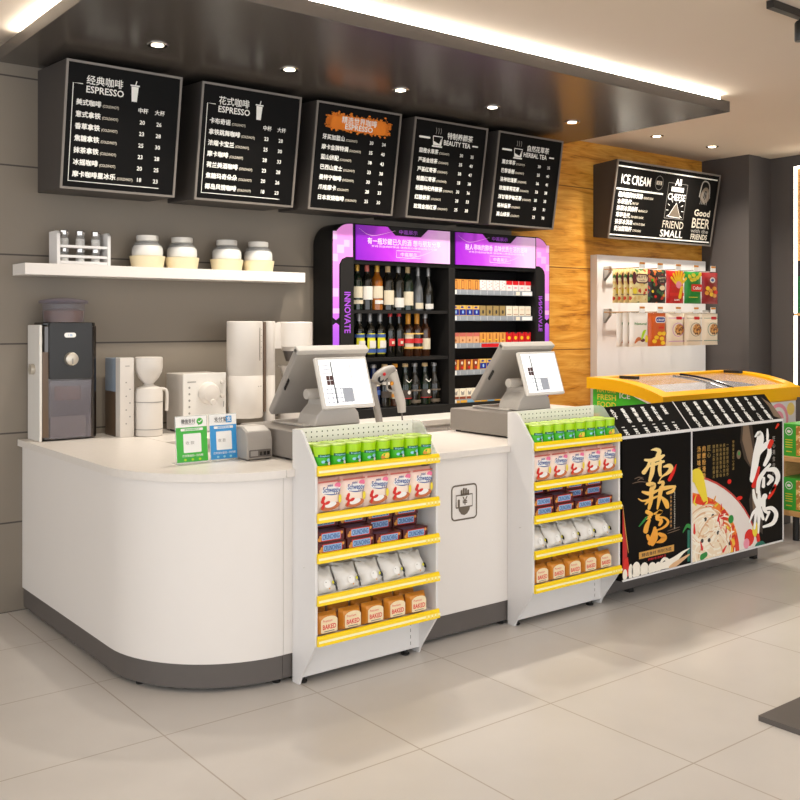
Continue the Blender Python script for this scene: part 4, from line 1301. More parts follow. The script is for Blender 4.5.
for i in range(6):
    q.rect(frc, 0.022 + i * 0.024, 0.0248 + i * 0.024, 0.012, 0.085, 0.002, 'screen_pale')
q.rect(frc, 0.105, 0.16, 0.02, 0.082, 0.0018, 'screen_pale')
for j in range(3):
    q.rect(frc, 0.01, 0.06, 0.15 + j * 0.018, 0.1528 + j * 0.018, 0.002, 'screen_pale')
q.build('display_screen', PT)
# hinge and stand
q = MB()
q.lathe([(0.022, 0.0), (0.024, 0.004), (0.024, 0.25), (0.022, 0.254)], (3.585 - ox, 3.675 - oy, 1.128 - oz), 'pos_light', 18, axis=0)
q.build('hinge', PT)
q = MB()
q.prism([(3.58 - ox, 0.004), (3.83 - ox, 0.004), (3.82 - ox, 0.055), (3.79 - ox, 0.09), (3.77 - ox, 0.125), (3.65 - ox, 0.125), (3.64 - ox, 0.095), (3.60 - ox, 0.055)], 1, 3.60 - oy, 3.75 - oy, 'pos_light')
q.box(3.55 - ox, 3.85 - ox, 3.64 - oy, 3.92 - oy, 0.0, 0.012, 'pos_light')
q.build('stand', PT, bevel=0.006, seg=3)
PT = Repeat(PT)
PT.put((2.41, 3.75, 0.985), 'grey two-screen checkout terminal above the left snack rack')
PT.put((3.66, 3.75, 0.985), 'grey two-screen checkout terminal in front of the cigarette packs')

# ---- barcode scanner
t = thing('barcode_scanner', 'grey hand-held barcode scanner hung on its stand beside the left checkout terminal', 'barcode scanner', (2.92, 3.9, Z0))
MB().lathe([(0.05, Z0), (0.05, Z0 + 0.008), (0.02, Z0 + 0.018)], (2.925, 3.9, 0), 'pos_grey', 24).tube([(2.925, 3.9, Z0 + 0.01), (2.905, 3.9, Z0 + 0.12), (2.875, 3.9, Z0 + 0.24), (2.872, 3.9, 1.165)], [0.019, 0.018, 0.018, 0.02], 'pos_grey', 14).build('stand', t)
q = MB().tube([(2.862, 3.86, 1.150), (2.882, 3.86, 1.178), (2.925, 3.86, 1.202), (2.968, 3.86, 1.215)], [0.026, 0.031, 0.028, 0.020], 'pos_grey', 14)
q.build('scanner_head', t)
MB().lathe([(0.019, 0), (0.017, 0.004)], (2.872, 3.836, 1.166), 'black_gloss', 16, axis=1).lathe([(0.009, 0), (0.007, 0.003)], (2.888, 3.827, 1.192), 'cig_red', 12, axis=1).build('scan_window', t)
MB().tube([(2.955, 3.86, 1.20), (2.985, 3.86, 1.13), (3.015, 3.86, 1.05), (3.022, 3.86, 0.995)], [0.03, 0.024, 0.024, 0.021], 'pos_light', 14).build('handle', t)
MB().tube([(2.93, 3.855, 1.165), (2.925, 3.855, 1.12), (2.955, 3.855, 1.105), (2.99, 3.855, 1.11)], 0.005, 'pos_grey', 8).build('trigger_guard', t)
MB().lathe([(0.011, 0), (0.009, 0.006)], (2.935, 3.83, 1.145), 'cap_orange', 12, axis=1).build('trigger', t)
MB().tube([(3.022, 3.86, 0.995), (3.03, 3.865, 0.95), (3.045, 3.875, 0.9), (3.06, 3.89, Z0 + 0.006)], 0.004, 'plinth_grey', 8).build('cable', t)

# ================================================================== BOTTLE AND CIGARETTE CABINET
t = thing('display_cabinet', 'black cabinet of bottles and cigarette packs with a lit purple header', 'cabinet', (4.16, 4.9, Z0))
YF, YB = 4.80, 5.0
zt, zb = 2.045, Z0
def side_col(xo, xi, sgn):
    r = 0.13
    pts = [(xi, zb), (xi, zt)]
    for i in range(9):
        a = math.radians(90 + 90 * i / 8)
        pts.append((xo + sgn * (r + r * math.cos(a)), zt - r + r * math.sin(a)))
    pts += [(xo, zb + 0.08)]
    pts += [(xo + sgn * 0.05, zb)]
    return pts
q = MB()
q.prism(side_col(3.23, 3.392, 1), 1, YF, YB, 'cab_black', True)
q.prism(side_col(5.09, 4.945, -1), 1, YF, YB, 'cab_black', True)
q.box(3.392, 4.945, YF, YB, 1.80, zt, 'cab_black')
q.box(3.392, 4.945, YF, YB, zb, 0.915, 'cab_black')
q.box(3.392, 4.945, YB - 0.01, YB, 0.915, 1.80, 'cab_black')
q.box(4.148, 4.202, YF, YB - 0.01, 0.915, 1.80, 'cab_grey')
q.build('carcass', t, bevel=0.002)
for z in (1.522, 1.228):
    MB().box(3.392, 4.148, YF + 0.01, YB - 0.01, z - 0.02, z, 'cab_grey').build('bottle_shelf', t)
CZ = (1.66, 1.487, 1.305, 1.127, 0.935)
for i, z in enumerate(CZ):
    s_ = MB().box(4.202, 4.945, YF + 0.03, YB - 0.01, z - 0.014, z, 'cab_grey').build('cigarette_shelf', t)
    ch = MB().box(4.206, 4.942, YF + 0.024, YF + 0.03, z - 0.03, z + 0.004, 'pusher_grey')
    fr = front(YF + 0.0235, 4.206, z - 0.03)
    for k in range(12):
        ch.rect(fr, 0.004 + k * 0.0613, 0.058 + k * 0.0613, 0.006, 0.026, 0.0005, 'pusher_grey' if i < 4 else ('tag_orange', 'tag_orange', 'tag_blue')[k % 3])
        ch.rect(fr, 0.0585 + k * 0.0613, 0.0605 + k * 0.0613, 0.003, 0.03, 0.0007, 'tag_white')
    ch.rect(fr, 0.002, 0.028, 0.003, 0.031, 0.001, 'tag_white')
    if i < 3:
        ch.rect(fr, 0.635, 0.73, 0.003, 0.028, 0.001, 'tag_white')
        ch.rect(fr, 0.575, 0.61, 0.003, 0.028, 0.001, 'cig_cream')
    if i == 2:
        ch.rect(fr, 0.25, 0.45, 0.004, 0.028, 0.0012, 'cig_red')
        ch.rect(fr, 0.46, 0.62, 0.004, 0.028, 0.0012, 'cig_pink')
    ch.build('price_channel', s_)
# inner side panels with INNOVATE
fr = front(YF - 0.0005)
for sgn, xa, nm in ((1, 3.29, 'left'), (-1, 5.037, 'right')):
    q = MB()
    xi = 3.385 if sgn > 0 else 4.95
    r = 0.05
    pts = [(xi, zb + 0.05), (xi, 1.83)] + [(xa + sgn * (r + r * math.cos(math.radians(a))), 1.83 - r + r * math.sin(math.radians(a))) for a in (90, 110, 130, 150, 180)] + [(xa, zb + 0.05)]
    q.poly(fr, pts, 0.006, 'cab_grey')
    q.prism([(p_[0], p_[1]) for p_ in pts], 1, YF - 0.006, YF, 'cab_grey')
    if sgn > 0:
        q.text(fr, 'INNOVATE', 3.318, 1.632, 0.062, 0.0075, 'ink_purple', fit=0.25, rot=-PI / 2, bold=0.02)
    else:
        q.text(fr, 'INNOVATE', 5.008, 1.632, 0.05, 0.0075, 'ink_purple', fit=0.25, rot=-PI / 2, bold=0.02, mirror=True)
    q.build('side_panel', t)
# pink lit bands
for sgn, xo in ((1, 3.237), (-1, 5.083)):
    q = MB()
    w0, w1, r = 0.045, 0.145, 0.125
    if sgn < 0:
        w1 = 0.13
    out = [(xo + sgn * (r + r * math.cos(math.radians(a))), zt - 0.006 - r + r * math.sin(math.radians(a))) for a in range(180, 89, -10)]
    inner = [(xo + sgn * w1, zt - 0.006), (xo + sgn * w1, 1.84), (xo + sgn * (w0 + 0.055), 1.84), (xo + sgn * (w0 + 0.02), 1.825), (xo + sgn * w0, 1.79), (xo + sgn * w0, 1.475), (xo + sgn * w0 * 0.5, 1.46), (xo, 1.475)]
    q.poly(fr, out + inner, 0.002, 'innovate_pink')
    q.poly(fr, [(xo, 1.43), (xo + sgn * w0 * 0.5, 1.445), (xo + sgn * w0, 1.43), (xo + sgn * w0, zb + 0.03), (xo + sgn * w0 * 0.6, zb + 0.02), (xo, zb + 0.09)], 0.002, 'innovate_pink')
    for a, b, ww, hh in ((0.0, 1.94, 0.03, 0.05), (0.03, 1.86, 0.05, 0.05), (0.0, 1.81, 0.035, 0.045), (0.08, 1.90, 0.04, 0.04), (0.0, 1.60, 0.04, 0.05), (0.0, 1.5, 0.045, 0.03)):
        x_0, x_1 = sorted((xo + sgn * a, xo + sgn * (a + ww)))
        q.rect(fr, x_0, x_1, b, b + hh, 0.003, 'innovate_pale')
    q.build('light_band', t)
# header light boxes
for i, (xa, xb, l1, mt) in enumerate(((3.402, 4.150, '有一瓶珍藏已久的酒 想与朋友分享', 'header_purple'), (4.20, 4.940, '耐人寻味的醇香 品味优质生活的滋味', 'header_purple_far'))):
    q = MB()
    za, zc = 1.825, 2.036
    wd = xb - xa
    outl = [(xa, za), (xb, za), (xb, zc), (xa + wd * 0.76, zc), (xa + wd * 0.68, zc - 0.05), (xa + wd * 0.40, zc - 0.05), (xa + wd * 0.32, zc), (xa, zc)]
    q.prism(outl, 1, YF - 0.008, YF, mt)
    fr2 = front(YF - 0.0085)
    q.stroke(fr2, [(xa + 0.02, zc - 0.02), (xa + 0.12, zc - 0.06), (xa + 0.3, zc - 0.02)], [0.001, 0.003, 0.001], 0.0004, 'innovate_pale', caps=False)
    q.stroke(fr2, [(xa + wd * 0.45, za + 0.01), (xa + wd * 0.7, za + 0.05), (xb - 0.02, za + 0.13)], [0.001, 0.005, 0.001], 0.0004, 'innovate_pale', caps=False)
    q.text(fr2, l1, xa + wd / 2, zc - 0.108, 0.042, 0.001, 'ink_lilac', 'c', fit=wd * 0.78, bold=0.01)
    q.text(fr2, '岁月沉淀的好味道 值得用心慢慢品味与珍藏', xa + wd / 2, zc - 0.128, 0.013, 0.001, 'ink_lilac', 'c', fit=wd * 0.7)
    loop(q, fr2, [(xa + wd * 0.41, za + 0.025), (xa + wd * 0.67, za + 0.025), (xa + wd * 0.67, za + 0.068), (xa + wd * 0.41, za + 0.068)], 0.0025, 0.001, 'ink_lilac')
    q.text(fr2, '中嘉展示', xa + wd * 0.54, za + 0.035, 0.027, 0.001, 'ink_lilac', 'c', fit=wd * 0.18)
    q.text(fr2, '中嘉展示', xa + wd * 0.54, zc - 0.037, 0.03, -0.004, 'ink_purple', 'c', fit=wd * 0.2)
    q.build('header_lightbox', t)


# ---- bottles
def bottle(x, z, label, glass, cap, prof, labels, rad, cap_h=0.05, kind='bottle', cat='bottle', group='bottles in the black cabinet', y=4.895, cap_r=None, txt=None):
    t = thing(kind, label, cat, (x, y, z), group)
    h = prof[-1][1]
    MB().lathe([(r_ * rad, z + q) for r_, q in prof], (x, y, 0), glass, 20).build('glass_body', t)
    cr = cap_r or prof[-1][0] * rad * 1.12
    MB().lathe([(cr, z + h - cap_h), (cr, z + h - 0.003), (cr * 0.9, z + h + 0.004)], (x, y, 0), cap, 16).build('cap', t)
    q = MB()
    fr = CylFrame(x, y, z, rad)
    for b0, b1, hw, m in labels:
        q.rect(fr, -hw * rad, hw * rad, b0, b1, 0.0012 + 0.0003 * len(q.f), m, 8)
    if txt:
        q.text(fr, txt[0], 0, txt[1], txt[2], 0.004, txt[3], 'c', fit=rad * 1.5, bold=0.02)
    if q.f:
        q.build('paper_label', t)
    return t


BORD = [(0.9, 0), (1, 0.004), (1, 0.175), (0.93, 0.195), (0.5, 0.22), (0.40, 0.235), (0.38, 0.29)]
SLIM = [(0.9, 0), (1, 0.004), (1, 0.10), (0.85, 0.15), (0.45, 0.20), (0.36, 0.23), (0.34, 0.28)]
SPIR = [(0.92, 0), (1, 0.004), (1, 0.165), (0.92, 0.185), (0.48, 0.205), (0.44, 0.215), (0.42, 0.275)]
BEER = [(0.92, 0), (1, 0.004), (1, 0.125), (0.9, 0.15), (0.55, 0.19), (0.45, 0.215), (0.42, 0.265)]
PX = lambda u: 3.478 + (u - 356) / 128.0
R1 = 1.522
spec = [
 (356.5, 'bottle_green', 'cap_gold', 'dark bottle with gold cap and cream label', [(0.075, 0.145, 1.2, 'label_paper'), (0.038, 0.062, 1.2, 'label_paper')], 0.034),
 (366, 'bottle_dark', 'cap_rose', 'dark bottle with rose-red cap and large white label', [(0.065, 0.148, 1.25, 'label_white')], 0.036),
 (376, 'bottle_amber', 'cap_gold', 'amber bottle with gold cap and two cream labels', [(0.075, 0.15, 1.25, 'label_paper'), (0.04, 0.062, 0.9, 'label_white')], 0.037),
 (387, 'bottle_dark', 'cork', 'dark bottle with cork-coloured cap and wide cream label', [(0.035, 0.125, 1.3, 'label_paper')], 0.039),
 (397.7, 'bottle_dark', 'cap_silver', 'dark bottle with grey cap and low white label', [(0.02, 0.08, 1.3, 'label_white')], 0.037),
 (407.3, 'bottle_green', 'cork', 'dark bottle with tan cap and square cream label', [(0.033, 0.12, 1.25, 'label_paper')], 0.037)]
for u, g, cp, lb, labs, r_ in spec:
    bottle(PX(u), R1, lb + ' on the top bottle shelf', g, cp, BORD, labs, r_)
bottle(PX(418.3), R1, 'slim grey sparkling bottle with small white label on the top bottle shelf', 'bottle_grey', 'cap_silver', SLIM, [(0.012, 0.05, 1.1, 'label_paper')], 0.034, 0.06)
bottle(PX(429.3), R1, 'slim dark sparkling bottle with dotted neck, last on the top bottle shelf', 'bottle_dark', 'cap_silver', SLIM, [(0.012, 0.045, 1.2, 'label_white')], 0.034, 0.07)
R2 = 1.228
for i, u in enumerate((358.3, 368.8, 378.9)):
    bottle(PX(u), R2, 'blue and yellow labelled spirits bottle, %s from the left on the middle shelf' % ORD[i], 'bottle_dark', 'cap_silver', SPIR,
           [(0.022, 0.15, 1.0, 'label_yellow'), (0.125, 0.145, 1.35, 'label_blue'), (0.03, 0.055, 1.2, 'label_blue'), (0.06, 0.105, 0.6, 'label_white')], 0.034, 0.05)
for i, u in enumerate((389.3, 398.3)):
    bottle(PX(u), R2, 'dark bottle with red cap ring and emblem, %s one' % ('nearer the blue-labelled bottles' if i == 0 else 'nearer the orange-necked bottles'), 'bottle_dark', 'cap_red', SPIR,
           [(0.07, 0.115, 0.8, 'label_red'), (0.082, 0.1, 0.3, 'label_paper')], 0.031, 0.02)
for i, u in enumerate((407.8, 417.2)):
    bottle(PX(u), R2, 'brown bottle with orange neck foil and %s label, middle shelf' % ('cream and red' if i == 0 else 'dark and red banded'), 'bottle_brown', 'cap_orange', SPIR,
           [(0.05, 0.15, 1.25, 'label_paper' if i == 0 else 'bottle_dark'), (0.085, 0.115, 1.26, 'label_red'), (0.05, 0.062, 1.27, 'cig_gold'), (0.142, 0.15, 1.27, 'cig_gold')], 0.035, 0.075)
bottle(PX(425.9), R2, 'brown bottle with grey cap and cream label, last on the middle shelf', 'bottle_brown', 'cap_silver', SPIR, [(0.045, 0.115, 1.3, 'label_paper')], 0.034, 0.03)
R3 = 0.915
names3 = [(362, 'bottle_dark', 'dark beer bottle hidden mostly behind the left terminal screen', 'cap_silver', [(0.14, 0.17, 0.7, 'label_paper')]),
          (372.5, 'bottle_blue', 'dark blue beer bottle with pale round neck label', 'cap_silver', [(0.135, 0.165, 0.7, 'label_paper'), (0.08, 0.11, 1.0, 'label_blue')]),
          (383.8, 'bottle_dark', 'dark beer bottle with cream cap, behind the scanner head', 'cork', [(0.14, 0.16, 1.0, 'label_white'), (0.06, 0.1, 1.1, 'ink_dark')]),
          (394, 'bottle_brown', 'brown beer bottle with orange cap and cream label', 'cap_orange', [(0.05, 0.11, 1.1, 'label_paper'), (0.06, 0.08, 1.1, 'nut')]),
          (404.8, 'bottle_green', 'dark green beer bottle with white round emblem, nearer the scanner', 'cork', [(0.05, 0.1, 1.2, 'ink_dark'), (0.045, 0.05, 1.2, 'label_red')]),
          (414.7, 'bottle_dark', 'dark embossed beer bottle between two white-emblem bottles', 'cap_silver', [(0.015, 0.035, 1.2, 'brown_ink'), (0.09, 0.1, 1.2, 'brown_ink')]),
          (425.6, 'bottle_green', 'dark green beer bottle with white round emblem, nearer the cabinet divider', 'cork', [(0.05, 0.1, 1.2, 'ink_dark'), (0.045, 0.05, 1.2, 'label_red')]),
          (435.5, 'bottle_dark', 'dark embossed beer bottle at the right end of the bottom shelf', 'cap_silver', [(0.015, 0.035, 1.2, 'brown_ink'), (0.09, 0.1, 1.2, 'brown_ink')])]
for u, g, lb, cp, labs in names3:
    r = bottle(PX(u), R3, lb, g, cp, BEER, labs, 0.041, 0.018)
    if 'white round' in lb:
        q = MB()
        fr = CylFrame(PX(u), 4.895, R3, 0.041)
        q.ell(fr, 0, 0.085, 0.012, 0.013, 0.004, 'label_white', 14)
        q.stroke(fr, [(-0.02, 0.165), (0, 0.15), (0.02, 0.165)], 0.006, 0.003, 'label_white')
        q.build('emblem', r)

# ---- cigarette packs
def cig_pack(label, base, deco):
    t = thing('cigarette_pack', label, 'cigarette pack', (0, 0, 0), 'cigarette packs in the black cabinet')
    MB().box(-0.0275, 0.0275, -0.011, 0.011, 0, 0.072, base).build('carton', t, bevel=0.001)
    q = MB()
    fr = front(-0.0115)
    deco(q, fr)
    q.build('print', t)
    return Repeat(t)
def d_orange(q, f): q.rect(f, -0.012, 0.014, 0.004, 0.068, 0, 'cig_brown'); q.rect(f, -0.006, 0.008, 0.012, 0.06, 0.0004, 'cig_orange')
def d_white(q, f):
    for k in range(6): q.ell(f, -0.018 + (k * 17 % 36) / 1000, 0.012 + k * 0.010, 0.006, 0.0035, 0, 'cig_pink', 8)
def d_redtop(q, f): q.rect(f, -0.0275, 0.0275, 0.045, 0.072, 0, 'cig_red'); q.rect(f, -0.012, 0.012, 0.02, 0.03, 0, 'cig_pink')
def d_bluegold(q, f): q.rect(f, -0.0275, 0.0275, 0.008, 0.046, 0, 'cig_blue'); q.ell(f, -0.004, 0.06, 0.014, 0.006, 0, 'cig_blue', 12); q.ell(f, 0.002, 0.028, 0.008, 0.012, 0.0004, 'choc_blue', 12)
def d_khaki(q, f): q.ell(f, 0, 0.03, 0.009, 0.014, 0, 'ink_dark', 12); q.rect(f, 0.023, 0.0275, 0, 0.072, 0, 'ink_dark')
def d_cream(q, f): q.rect(f, -0.02, 0.02, 0.012, 0.016, 0, 'cig_brown'); q.rect(f, -0.015, 0.015, 0.045, 0.048, 0, 'cig_tan')
def d_tan(q, f): q.rect(f, -0.0275, 0.0275, 0.048, 0.072, 0, 'cap_rose'); q.ell(f, 0, 0.022, 0.008, 0.008, 0, 'cig_brown', 12)
def d_amber(q, f): q.rect(f, -0.005, 0.006, 0.006, 0.066, 0, 'cig_brown'); q.rect(f, -0.01, 0.012, 0.02, 0.028, 0.0004, 'cig_yellow')
def d_red(q, f): q.ell(f, 0, 0.034, 0.014, 0.013, 0, 'cig_yellow', 12); q.rect(f, -0.012, 0.012, 0.064, 0.072, 0, 'ink_dark')
def d_rust(q, f): q.poly(f, [(0.004, 0.0), (0.0275, 0.0), (0.0275, 0.072), (0.014, 0.072)], 0, 'nut'); q.ell(f, -0.006, 0.05, 0.009, 0.01, 0.0004, 'cig_cream', 10); q.ell(f, -0.004, 0.02, 0.01, 0.008, 0.0004, 'cig_red', 10)
def d_browncup(q, f): q.rect(f, -0.0275, 0.0275, 0.0, 0.02, 0, 'cig_rust'); q.poly(f, [(-0.012, 0.03), (0.012, 0.03), (0.016, 0.06), (0, 0.048), (-0.016, 0.06)], 0.0004, 'ink_grey')
KINDS = dict(orange=('orange-brown striped', 'cig_orange', d_orange), white=('white and pink dotted', 'cig_white', d_white), redtop=('white red-topped', 'cig_white', d_redtop),
             blue=('blue and gold', 'cig_gold', d_bluegold), khaki=('khaki dark-emblem', 'cig_khaki', d_khaki), cream=('plain cream', 'cig_cream', d_cream),
             tan=('tan pink-topped', 'cig_tan', d_tan), amber=('amber brown-striped', 'cig_orange', d_amber), red=('red and yellow', 'cig_red', d_red),
             rust=('rust-brown', 'cig_rust', d_rust), cup=('brown-footed white', 'cig_cream', d_browncup))
SHELFN = ['top', 'second', 'third', 'fourth', 'lowest']
rows = [['orange'] * 4 + ['white'] * 4 + ['redtop'] * 4, ['blue'] * 4 + ['khaki'] * 4 + ['cream'] * 4, ['tan'] * 4 + ['amber'] * 4 + ['red'] * 4, ['rust'] * 4 + ['blue'] * 4, ['cup'] * 4]
PROTO = {}
for i, row in enumerate(rows):
    for j, kd in enumerate(row):
        if kd not in PROTO:
            PROTO[kd] = cig_pack('', KINDS[kd][1], KINDS[kd][2])
        PROTO[kd].put((4.236 + j * 0.0613, 4.845, CZ[i]), '%s cigarette pack, %s from the left on the %s cigarette shelf' % (KINDS[kd][0], ORD[j], SHELFN[i]))

# ================================================================== SNACK RACKS
def snack_rack(x0, label, nm):
    x1 = x0 + 0.627
    t = thing('snack_rack', label, 'snack rack', ((x0 + x1) / 2, 3.3, 0), 'white snack racks with yellow price strips')
    yb, yf, yt = 3.364, 3.195, 3.305
    full = [(yb, 0.0), (yb, 1.018), (yt, 1.018), (yt - 0.018, 1.005), (yf, 0.886), (yf, 0.182), (yt, 0.028), (yt + 0.012, 0.0)]
    MB().prism(full, 0, x0, x0 + 0.012, 'white_metal').build('side_panel', t, bevel=0.002)
    low = [(yb, 0.0), (yb, 0.86), (yf, 0.86), (yf, 0.182), (yt, 0.028), (yt + 0.012, 0.0)]
    MB().prism(low, 0, x1 - 0.012, x1, 'white_metal').build('side_panel', t, bevel=0.002)
    up = [(yb, 0.862), (yb, 1.018), (yt + 0.01, 1.018), (yt - 0.012, 1.008), (yf, 0.886), (yf, 0.862)]
    o = MB().prism(up, 0, x1 - 0.009, x1 - 0.004, 'acrylic').build('clear_end_panel', t)
    q = MB().box(x0 + 0.012, x1 - 0.012, yb - 0.006, yb, 0.03, 1.018, 'cream_metal')
    fr = front(yb - 0.0065, x0, 0)
    for r_ in range(5):
        for k in range(22):
            q.ell(fr, 0.035 + k * 0.0262, 0.918 + r_ * 0.0205, 0.0034, 0.0034, 0.0004, 'ink_dark', 6)
    q.build('pegboard_back', t)
    MB().box(x0 + 0.012, x1 - 0.012, yt + 0.006, yt + 0.014, 0.028, 0.185, 'white_metal').build('kick_panel', t)
    q = MB()
    frk = front(yt + 0.0055, x0, 0)
    for k in range(5):
        q.rect(frk, 0.565, 0.569, 0.045 + k * 0.028, 0.06 + k * 0.028, 0.0004, 'ink_grey')
    q.build('slotted_upright', t)
    for x in (x0 + 0.03, x1 - 0.07):
        MB().lathe([(0.018, 0), (0.02, 0.006), (0.012, 0.012), (0.012, 0.029)], (x, yt + 0.03, 0), 'rubber_black', 12).build('foot', t)
    for z in SZ:
        s_ = MB().box(x0 + 0.012, x1 - 0.012, yf + 0.002, yb - 0.006, z - 0.008, z, 'white_metal').build('shelf', t)
        q = MB()
        a = yf - 0.002
        q.prism([(a, z - 0.032), (a - 0.014, z - 0.03), (a - 0.010, z + 0.004), (a - 0.004, z + 0.008), (a, z + 0.008)], 0, x0 + 0.006, x1 - 0.002, 'price_yellow')
        frp = Frame((x0 + 0.006, a - 0.0142, z - 0.03), (1, 0, 0), (0, 0.004, 0.034))
        q.rect(frp, 0.002, 0.622, 0.012, 0.021, 0.0006, 'price_pale')
        q.rect(frp, 0.002, 0.622, 0.0205, 0.0225, 0.0008, 'price_mid')
        for k in range(4):
            q.rrect(frp, 0.54 + k * 0.019, 0.553 + k * 0.019, 0.007, 0.022, 0.003, 0.001, 'price_mid')
        q.build('price_strip', s_, bevel=0.001)
    return t


SZ = (0.878, 0.694, 0.537, 0.372, 0.214)
RX = (2.073, 3.277)
snack_rack(RX[0], 'white snack rack with yellow price strips beside the curved counter', 'left')
snack_rack(RX[1], 'white snack rack with yellow price strips beside the black poster counter', 'right')

# prototypes, standing on z=0 and facing -Y
def green_tub(yellow):
    t = thing('snack_tub', '', 'snack tub', (0, 0, 0), 'green snack tubs on the top rack shelves')
    MB().lathe([(0.0315, 0, 'leaf_green'), (0.033, 0.004, 'leaf_green'), (0.034, 0.042, 'lime'), (0.036, 0.078, 'lime'), (0.036, 0.080, 'lime')], (0, 0, 0), 'lime', 20, sy=0.85).build('tub', t)
    MB().lathe([(0.0355, 0.0803), (0.0368, 0.0815), (0.0368, 0.086), (0.033, 0.088)], (0, 0, 0), 'lid_lime', 20, sy=0.85).build('lid', t)
    q = MB()
    fr0 = lambda a, b, c_=0.0, g=CylFrame(0, 0.0048, 0, 0.0347): g(a * 1.06, b * 0.84, c_)
    q.rect(fr0, -0.03, 0.03, 0.046, 0.060, 0.001, 'deep_green', 8)
    q.text(fr0, 'Freshmint', 0, 0.049, 0.011, 0.0018, 'sky_print', 'c', bold=0.02, fit=0.046)
    if yellow:
        q.ell(fr0, 0.002, 0.026, 0.022, 0.014, 0.0012, 'lemon', 14); q.ell(fr0, -0.014, 0.018, 0.009, 0.008, 0.0018, 'cap_orange', 10)
    else:
        q.ell(fr0, -0.010, 0.026, 0.008, 0.007, 0.0012, 'sky_print', 12); q.ell(fr0, 0.014, 0.032, 0.011, 0.009, 0.0012, 'sky_print', 12)
        q.ell(fr0, 0.017, 0.016, 0.009, 0.008, 0.0018, 'garlic', 12); q.ell(fr0, 0.001, 0.024, 0.007, 0.005, 0.0018, 'deep_green', 10)
    q.build('print', t)
    return Repeat(t)


def pillow_mb(w_, d, h, m, ex=5, seam=0.006, n=10):
    """soft bag: flat seams top and bottom, full in the middle"""
    q = MB()
    vs = []
    for sgn in (-1, 1):
        for j in range(n + 1):
            for i in range(n + 1):
                x, z = -1 + 2 * i / n, -1 + 2 * j / n
                th = (1 - abs(x) ** ex) * (1 - abs(z) ** ex)
                vs.append((x * w_ / 2 * (1 - 0.03 * (1 - abs(z))), sgn * (th * d / 2 + 0.0008), (z + 1) * h / 2))
    fs_ = []
    for j in range(n):
        for i in range(n):
            a = j * (n + 1) + i
            fs_.append((a, a + 1, a + n + 2, a + n + 1))
            b = a + (n + 1) ** 2
            fs_.append((b, b + n + 1, b + n + 2, b + 1))
    for k in range(n):
        M = (n + 1) ** 2
        for a, b in ((k, k + 1), (k * (n + 1), (k + 1) * (n + 1)), (n * (n + 1) + k, n * (n + 1) + k + 1), (k * (n + 1) + n, (k + 1) * (n + 1) + n)):
            fs_.append((a, a + M, b + M, b))
    q.add(vs, fs_, m, True)
    return q


def pink_bag():
    t = thing('biscuit_bag', '', 'biscuit bag', (0, 0, 0), 'pink biscuit bags on the second rack shelves')
    pillow_mb(0.117, 0.05, 0.138, 'pink_pack', 6).build('bag', t)
    q = MB(); fg = front(-0.0262); fr = lambda a, b, c_=0.0: fg(a * 1.06, b * 1.08, c_)
    q.ell(fr, 0.004, 0.084, 0.043, 0.014, 0, 'paper_white', 18, 0.05)
    q.text(fr, 'Schweppy', 0.006, 0.077, 0.028, 0.0006, 'logo_blue', 'c', fit=0.078, bold=0.02, rot=-0.06)
    q.stroke(fr, [(-0.028, 0.074), (0.005, 0.068), (0.04, 0.068)], [0.001, 0.004, 0.001], 0.0006, 'logo_blue')
    q.text(fr, 'mini', 0.0, 0.098, 0.014, 0.0006, 'logo_blue', 'c', bold=0.03)
    q.ell(fr, 0.034, 0.1, 0.014, 0.010, 0, 'hot_pink', 12)
    q.ell(fr, -0.03, 0.056, 0.007, 0.011, 0.0004, 'berry_red', 12, -0.5)
    q.ell(fr, -0.034, 0.046, 0.008, 0.008, 0.0006, 'berry_red', 12)
    q.ell(fr, 0.0, 0.026, 0.044, 0.015, 0, 'biscuit', 18, 0.1)
    q.ell(fr, 0.002, 0.032, 0.026, 0.010, 0.0006, 'paper_white', 16, 0.15)
    q.ell(fr, -0.012, 0.04, 0.012, 0.006, 0.001, 'berry_red', 12, 0.3); q.ell(fr, -0.03, 0.03, 0.006, 0.014, 0.001, 'berry_red', 12, -0.4)
    q.ell(fr, 0.044, 0.05, 0.007, 0.016, 0.0004, 'lemon', 12)
    q.rect(fr, -0.05, 0.05, 0.113, 0.119, -0.004, 'cap_rose')
    q.build('print', t)
    return Repeat(t)


def choc_box():
    t = thing('chocolate_box', '', 'chocolate box', (0, 0, 0), 'brown chocolate boxes on the third rack shelves')
    MB().box(-0.066, 0.066, -0.028, 0.028, 0, 0.044, 'maroon_pack').build('carton', t, bevel=0.0015)
    q = MB(); fr = front(-0.0285)
    q.rrect(fr, -0.046, 0.050, 0.006, 0.038, 0.004, 0, 'berry_red')
    q.rrect(fr, -0.042, 0.046, 0.009, 0.035, 0.003, 0.0004, 'choc_blue')
    q.text(fr, 'CRUNCHING', 0.002, 0.0125, 0.027, 0.0008, 'logo_blue', 'c', fit=0.08, bold=0.02)
    q.ell(fr, -0.052, 0.014, 0.009, 0.008, 0.0006, 'nut', 12); q.ell(fr, -0.048, 0.024, 0.006, 0.006, 0.0006, 'nut', 10); q.ell(fr, 0.053, 0.032, 0.006, 0.006, 0.0006, 'nut', 10)
    q.build('print', t)
    return Repeat(t)


